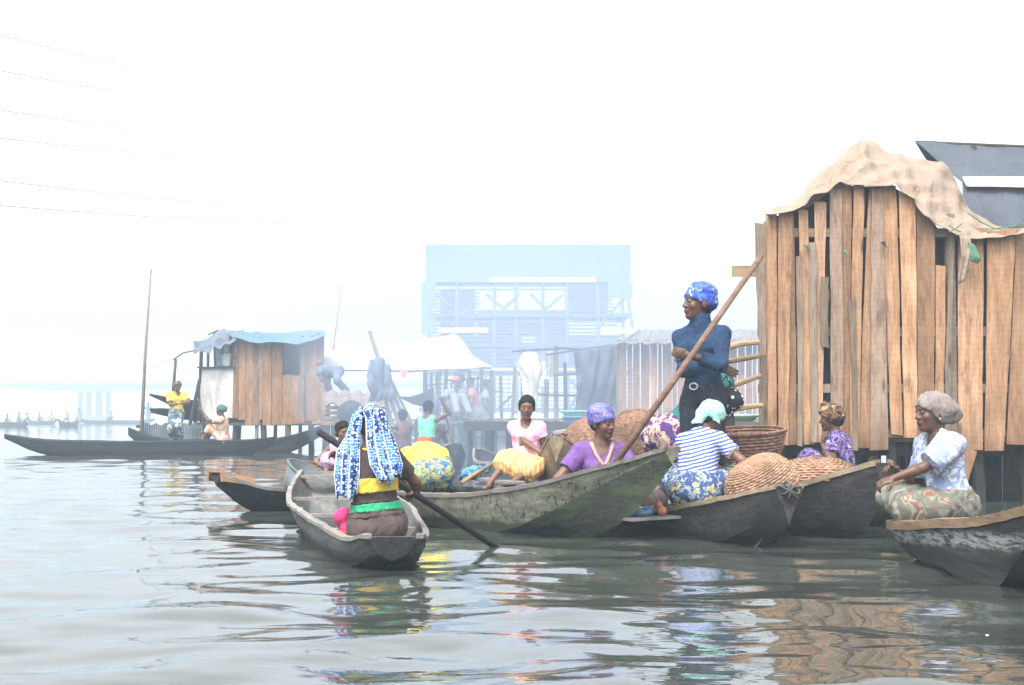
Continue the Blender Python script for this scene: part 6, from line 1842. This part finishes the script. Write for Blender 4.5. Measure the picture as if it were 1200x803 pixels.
ear = b.hc + (-b.hr * .087 + b.hf * -.006 - b.hu * .035) * b.H
o = sdf_obj('earring', [ell(ear, .008)], METAL, e, .003, .005, None, org)

# ================================================================== 11.. smaller figures
def seated_small(label, u, v, D, face, S, top, mt_bottom, hs=1.0, aR=None, aL=None, lean=(3, 6), head=(0, 0, 0), h=.012, wrap=None, bare=False, neck='round', sleeve=.5, skin=None, group=None):
    pel = P(u, v, D); f = np.array([cos(radians(face)), sin(radians(face)), 0]); r = np.array([f[1], -f[0], 0])
    b, e, org = person(label, pel, max(0.02, pel[2] - .12), group, face=face, S=S, hs=hs, lean=lean, head=head, fem=False, h=h, aR=aR, aL=aL,
                       lL=(pel + f * .5 * S - r * .15 - Z * .1 * S, Z + f * .2), lR=(pel + f * .5 * S + r * .15 - Z * .1 * S, Z + f * .2))
    b.build(e, org, skin=skin)
    if not bare: b.shirt(top, e, org, lo=-.02, sleeve=sleeve, inf=.016, neck=neck, name='top')
    b.pants(mt_bottom, e, org, frac=.3)
    (b.wrap(wrap, e, org, 'cap') if wrap else b.hair(e, org, inf=.012))
    return b


D = 24
seated_small('boy in a mint green sleeveless top paddling with one arm raised high', 500, 519, D, 62, .78, GREENT, BROWNC, 1.05, sleeve=0, neck='tank',
             aR=(P(519, 471, D - .1), np.array([.8, 0, -.5]), np.array([0, 1, 0]), .8), aL=(P(524, 506, D + .1), np.array([0, -.3, -1]), np.array([0, 1, 0]), .8))
paddle('thin paddle held upright by the boy in mint green', P(517, 466, D - .05), P(536, 540, D), .016, .3, PLANK_D)
D = 26
seated_small('bare-backed boy leaning forward to the left of the boy in mint green', 473, 524, D, 120, .74, BROWNC, BROWNC, 1.08, bare=True, aL=(P(455, 512, D), np.array([-1, 0, 0]), -Z, .5), aR=(P(463, 514, D + .1), np.array([1, 0, -1]), -Z, .5))
st_s = [(0, .10, .42, .05, .3, .2), (.12, .32, .30, .2, .05, -.02), (.5, .42, .26, .32, -.02, -.08), (.88, .3, .34, .2, .08, .0), (1, .08, .5, .04, .38, .28)]
canoe('small dark canoe carrying the boy in mint green', P(455, 535, 27)[:2], P(533, 540, 23.4)[:2], st_s, (W_BLUE, W_BLUE, W_RIMG), seed=40, n=36, thwarts=((.3, .03, .14), (.6, .03, .14)))
canoe('long low canoe moored along the dark platform', P(560, 545, 23.3)[:2], P(655, 535, 22.4)[:2], st_s, (W_BLUE, W_BLUE, W_RIMG), seed=41, n=36, thwarts=((.3, .03, .14),))
# person in yellow standing by the left hut
D = 38.5; pel = P(207, 484, D)
b, e, org = person('person in a yellow shirt standing in front of the low iron sheet fence', pel, .2, face=-60, S=.93, lean=(0, 3), head=(10, 0, 0), fem=False, h=.014,
                   lL=(P(211, 517, D), np.array([0, -1, 0])), lR=(P(202, 517, D), np.array([0, -1, 0])), aR=(P(210, 473, D - .3), np.array([-1, 0, -.5]), -Z, .4), aL=(P(213, 473, D - .25), np.array([1, 0, -.5]), -Z, .4))
b.build(e, org); b.shirt(YEL, e, org, lo=-.02, sleeve=.7, inf=.025); b.pants(wax('trousers_far', (.30, .36, .30), (.08, .12, .18), (.5, .5, .45), 6), e, org, inf=.03); b.wrap(HEADTAN, e, org, 'knot')
D = 37.3
seated_small('woman in a red and cream dress seated in the long canoe, one arm raised', 262, 515, D, 170, 1.0, FARP, FARP, h=.014, wrap=TEALT,
             aL=(P(237, 482, D - .1), np.array([-.5, 0, -1]), np.array([0, 1, 0]), .8), aR=(P(240, 506, D + .1), np.array([0, 0, -1]), np.array([0, 1, 0]), .8))
pole('short dark pole held by the seated woman in the red and cream dress', P(241, 522, D), P(234, 468, D), .03, POST, mid=P(238, 495, D), r2=.02)
# person bent over on the shed roof
D = 37.5; pel = P(395, 436, D)
b, e, org = person('dark figure bent over on the roof of the low brown shed', pel, P(395, 461, D)[2], face=170, S=.9, lean=(75, 95), head=(0, 20, 0), fem=False, h=.02, dist=True,
                   lL=(P(407, 459, D - .2), np.array([-.3, -1, 0])), lR=(P(386, 459, D + .3), np.array([-1, .5, 0])), aR=(P(386, 452, D), np.array([0, 1, -1]), -Z, .4), aL=(P(383, 448, D), np.array([0, -1, -1]), -Z, .4))
b.build(e, org); b.shirt(CL, e, org, inf=.03, noise=None); b.pants(CL, e, org, inf=.03, noise=None)
# figures on the platform before the school
PD = 34
po = Pz(550, 505, PD, 0); pp = empty('jetty', po, 0, 'far timber platform crowded with people before the school', 'platform')
m = MA()
for i in range(26): m.cur = random.random(); a = P(500 + i * 6.0, 496, PD); m.box((a[0], PD + 1, P(0, 495, PD)[2]), (.10, 3.0, .04))
m.obj('deck', PLANK_Y, pp, org=po)
for u in (505, 528, 552, 578, 603, 640):
    m = MA(); m.tube([Pz(u, 500, PD - .2, -.5), P(u, 495, PD - .2)], .08, 7); m.obj('pile', POST, pp, org=po)
for (u, v, fc, mt, lab, wr, seated) in ((532, 482, -60, FG, 'figure with a red cap seated on the far platform', plain('cap_red', (.62, .10, .12), .8, .1, 4), True), (545, 478, 200, CL, 'dark blue figure standing in the middle of the far platform', None, False),
                                        (556, 482, 180, FR, 'figure in dull red standing beside the dark blue one on the far platform', None, False), (566, 484, 0, FG, 'grey figure bending at the right of the far platform', None, False), (538, 492, -90, CL, 'dark figure crouched below the red cap on the far platform', None, True)):
    b_, e_ = far_person(u, v, PD + random.uniform(-.2, .8), fc, lab, mt, seated, .92, group='people on the far platform')
    (b_.wrap(wr, e_, np.array(e_.location)) if wr else b_.hair(e_, np.array(e_.location), noise=None))

# ================================================================== baskets
def weave_mat(name, c1, c2, c3):
    c1, c2, c3 = kd(c1), kd(c2), kd(c3)
    t = NT(name, .7, .3); n = t.noise(t.co((1, 1, 1)), 26, 4, .6)
    c = t.ramp(n, [(.28, c1), (.5, c2), (.75, c3)]); c = t.mix(t.ramp(t.noise(t.co(), 5, 3), [(.5, 0.), (.7, .5)]), c, tuple(x * .45 for x in c1)); t.col(c); return t.m


WV = weave_mat('wicker', (.16, .08, .045), (.36, .21, .13), (.52, .35, .23))
WVD = weave_mat('wicker_brown', (.10, .055, .035), (.24, .13, .085), (.38, .23, .15))


def basket(c, prof, R, mt, label, spokes=44, rows=20, amp=.007, rz=0, rim=True, cat='basket', stake=2):
    """woven basket; prof = [(radius, height)...], weavers run round, each passing over and under the stakes"""
    e = empty('basket', c, 0, label, cat); e.rotation_euler = R
    pr = np.array(prof, float); d = np.r_[0, np.cumsum(np.linalg.norm(np.diff(pr, axis=0), axis=1))]
    nr = rows * 6; s = np.linspace(0, d[-1], nr + 1); r = np.interp(s, d, pr[:, 0]); z = np.interp(s, d, pr[:, 1])
    N = spokes * 6; G = np.zeros((N, nr + 1, 3)); th = np.arange(N) * 2 * pi / N; rr = np.random.default_rng(int(abs(c[0] * 100)))
    jr = rr.normal(0, 1, rows + 2)
    for j in range(nr + 1):
        row = j // 6; ph = (j % 6) / 6 * 2 * pi
        body = .5 - .5 * cos(ph)
        k = np.sin(th * spokes / 2 * 1.0 + pi * row)
        off = amp * (body * (.9 + .7 * k) - .6 * (1 - body))
        G[:, j, 0] = (r[j] + off) * np.cos(th + .01 * jr[row]); G[:, j, 1] = (r[j] + off) * np.sin(th + .01 * jr[row]); G[:, j, 2] = z[j] + amp * .4 * jr[row] * .3
    n, m_ = N, nr + 1; V = G.reshape(-1, 3)
    inner = G.copy(); inner[:, :, :2] *= ((np.maximum(r, .01) - .012) / np.maximum(r, .01))[None, :, None]; inner[:, :, 2] += .006
    I, J = np.meshgrid(np.arange(n), np.arange(m_ - 1), indexing='ij'); I = I.ravel(); J = J.ravel(); I2 = (I + 1) % n
    Q = np.stack([I * m_ + J, I2 * m_ + J, I2 * m_ + J + 1, I * m_ + J + 1], 1); Q2 = Q[:, ::-1] + n * m_
    me = np_mesh('weave', np.concatenate([V, inner.reshape(-1, 3)]), np.concatenate([Q, Q2]), mt); link('weave', me, e)
    if rim:
        m = MA(); R_, z_ = pr[-1]
        for k in range(3): m.tube([((R_ + .008 * sin(a * 18 + k * 2.1)) * cos(a), (R_ + .008 * sin(a * 18 + k * 2.1)) * sin(a), z_ + .008 * cos(a * 18 + k * 2.1)) for a in np.linspace(0, 2 * pi, 145)], .009, 5, False)
        m.obj('rim', mt, e, smooth=True)
    return e


dome = [(0.001, 0), (.08, .004), (.15, .02), (.21, .06), (.25, .12), (.265, .19), (.262, .24)]
c = P(874, 582, 11.70)
basket(c + [.03, .10, .26], [(a * 1.02, b_ * 1.15) for a, b_ in dome], (radians(-172), radians(-28), 0), WV, 'nearest round wicker basket tipped over on the prow of the dark canoe', rows=23, spokes=54, amp=.0065)
c = P(953, 568, 12.45)
basket(c + [.02, .05, .205], [(a * 1.28, b_ * .95) for a, b_ in dome], (radians(176), radians(6), 1), WV, 'broad wicker basket upside down, right of the nearest one', rows=23, spokes=64, amp=.0065)
c = P(877, 537, 13.1)
basket(c + [0, .05, -.08], [(0.001, 0), (.20, .0), (.25, .04), (.29, .16), (.315, .26), (.32, .30)], (radians(5), radians(-3), 0), WVD, 'upright brown wicker basket behind the woman in stripes', rows=20, spokes=46)
c = P(706, 545, 13.6)
basket(c + [.02, .35, .0], [(0.001, 0), (.12, .005), (.22, .03), (.30, .09), (.345, .17), (.36, .26), (.35, .30)], (radians(-80), radians(-6), radians(8)), WVD, 'large round brown wicker basket standing on edge behind the woman in purple', rows=24, spokes=60)
c = P(748, 520, 14.5)
basket(c + [0, .3, 0], [(0.001, 0), (.12, .005), (.2, .03), (.25, .09), (.27, .17)], (radians(-76), radians(20), 0), WVD, 'smaller brown wicker basket showing between the pole and the bending person', rows=16, spokes=46)
# canoe whose end curls up between the girl and the woman in purple
canoe('bare wooden canoe end raised between the girl in pink and woman in purple', P(735, 560, 16.5)[:2], P(652, 560, 13.7)[:2],
      [(0, .1, .4, .05, .3, .2), (.2, .38, .26, .28, .0, -.05), (.6, .42, .30, .30, .0, -.05), (.88, .26, .52, .14, .2, .08), (1, .06, .72, .03, .6, .5)], (W_RIM, W_RIM, W_RIM), seed=44, n=40, rim=(.02, .02))

# rope wound round the prow, onions, blue bag, folded things in the boats
m = MA(); D = 11.05
rp = [P(903, 566, 11.2), P(922, 576, D - .02), P(927, 590, D), P(915, 608, D + .15), P(894, 630, D + .3), P(876, 642, D + .35)]
pts = []
for i in range(len(rp) - 1):
    for t in np.linspace(0, 1, 6)[:-1]: pts.append(rp[i] * (1 - t) + rp[i + 1] * t + [0, 0, -.03 * sin(t * pi)])
m.tube(pts, .007, 6)
for k in range(7):
    cc = P(918 + k * 1.6, 572 + k * .8, D - .03); a0 = k * 1.1
    m.tube([cc + np.array([.055 * cos(a) * cos(a0), .07 * sin(a), .045 * cos(a) * sin(a0) + .02 * sin(2 * a)]) for a in np.linspace(0, 2 * pi, 13)], .0075, 5, False)
tag(m.obj('rope', plain('rope_old', (.10, .095, .08), .9, .3, 60), None, smooth=True, org=rp[0]), 'old rope wound round the prow and hanging to the water', 'rope')
ON = plain('onion_skin', (.55, .20, .10), .5, .25, 30)
for i, (u, v, r, dd) in enumerate(((776, 599, .036, 0), (772, 592, .028, .05), (768, 597, .024, .08))):
    c = P(u, v, 11.9 + dd)
    o = sdf_obj('tomato', [ell(c, (r, r, r * .92)), ell(c + [0, 0, r * .9], (r * .25, r * .25, r * .3))], ON, None, .005, .012, None, c); o.location = c.tolist()
    tag(o, ['largest red-orange tomato on the boat plank by the green prow', 'middle tomato behind the largest on the boat plank', 'smallest tomato left of the other two on the boat plank'][i], 'tomato', 'tomatoes on the boat plank')
c = P(752, 601, 12.0)
o = sdf_obj('plastic_bag', [ell(c, (.09, .07, .03)), cap(c + [-.08, -.02, -.01], c + [.09, .0, .03], .022)], plain('plastic_sheet_blue', (.06, .22, .42), .35, .3, 7, .6), None, .008, .02, (.008, 30, 2), c); o.location = c.tolist(); tag(o, 'crumpled blue plastic bag left of the tomatoes', 'bag')
m = MA(); m.cur = .9; m.beam(P(734, 609, 11.82), P(812, 604, 12.0), .16, .02); tag(m.obj('plank', W_RIMG, None, org=P(760, 605, 11.9)), 'pale grey plank lying across the boat under the tomatoes', 'plank')
m = MA(); m.smooth = True
m.grid(cloth_grid([[P(541, 556, 14.2), P(556, 549, 14.3), P(572, 551, 14.35)], [P(540, 562, 14.1), P(556, 561, 14.1), P(570, 558, 14.2)]], 16, 8, .03, 3, 71), -.02)
tag(m.obj('cloth', wax('cloth_blue_lime', (.05, .12, .38), (.12, .42, .25), (.25, .5, .6), 16), None, org=P(556, 556, 14.2)), 'small crumpled blue and green cloth on the edge of the green canoe', 'cloth')
paddle('wooden paddle with a teal tip lying in the green canoe by the girl in pink', P(541, 566, 13.9), P(577, 544, 14.3), .018, None, PLANK_X)
pole('teal end piece of paddle', P(574, 546, 14.27), P(580, 541, 14.33), .024, TEAL) if False else None
m = MA(); m.cur = .6; m.beam(P(556, 560, 14.3), P(606, 566, 13.6), .16, .022); tag(m.obj('plank', W_RIMG, None, org=P(580, 563, 14)), 'loose grey board laid across the green canoe near the girl\'s feet', 'plank')
# two dark bamboo ends behind the girl
for k, v in enumerate((508, 514)):
    pole(['upper', 'lower'][k] + ' of two grey bamboo ends behind the girl\'s hand', P(650, v + 1, 15.0), P(676, v - 3, 15.2), .035, W_RIMG, 'bamboo', r2=.033, group='bamboo ends')
# small boards seen under the big house
m = MA(); m.grid(cloth_grid([[P(1018, 534, 17.0), P(1028, 534, 17.0)], [P(1017, 541, 17.0), P(1026, 542, 17)]], 6, 6, .01, 2, 81), .01)
tag(m.obj('plastic_scrap', YEL2, None, org=P(1022, 538, 17)), 'bright yellow scrap under the big house beside the pale bow', 'scrap')
for i, (u, v) in enumerate(((1118, 696), (1128, 735), (598, 640))):
    pass
for i, (u, v, r) in enumerate(((1132, 701, .008), (1156, 745, .005))):
    D = 1710 / (v - 487); c = P(u, v, D); c[2] = .008
    o = sdf_obj('floating_scrap', [ell(c, (r * 1.6, r, r * .35)), ell(c + [r, .004, 0], (r * .8, r * .7, r * .4))], WHITE, None, .004, .01, None, c); o.location = c.tolist()
    tag(o, ['largest white scrap floating just below the nearest canoe', 'small white scrap floating lower than the largest one', 'tiny pale scrap floating near the bottom of the water'][i], 'scrap')
# small pieces become sub-parts of the part they sit on
bpy.context.view_layer.update()
NEST = {'buckle': 'belt', 'shirt_print': 'shirt', 'neck_trim': 'shirt', 'rim': ('bowl', 'pail', 'weave'), 'fringe': 'headscarf', 'bracelet': 'body', 'earring': 'body', 'sleeve_trim': ('shirt', 'blouse')}
for o in list(bpy.data.objects):
    k = o.name.split('.')[0]
    if k in NEST and o.parent is not None:
        t = NEST[k] if isinstance(NEST[k], tuple) else (NEST[k],)
        for c in o.parent.children:
            if c is not o and c.name.split('.')[0] in t:
                o.parent = c; break
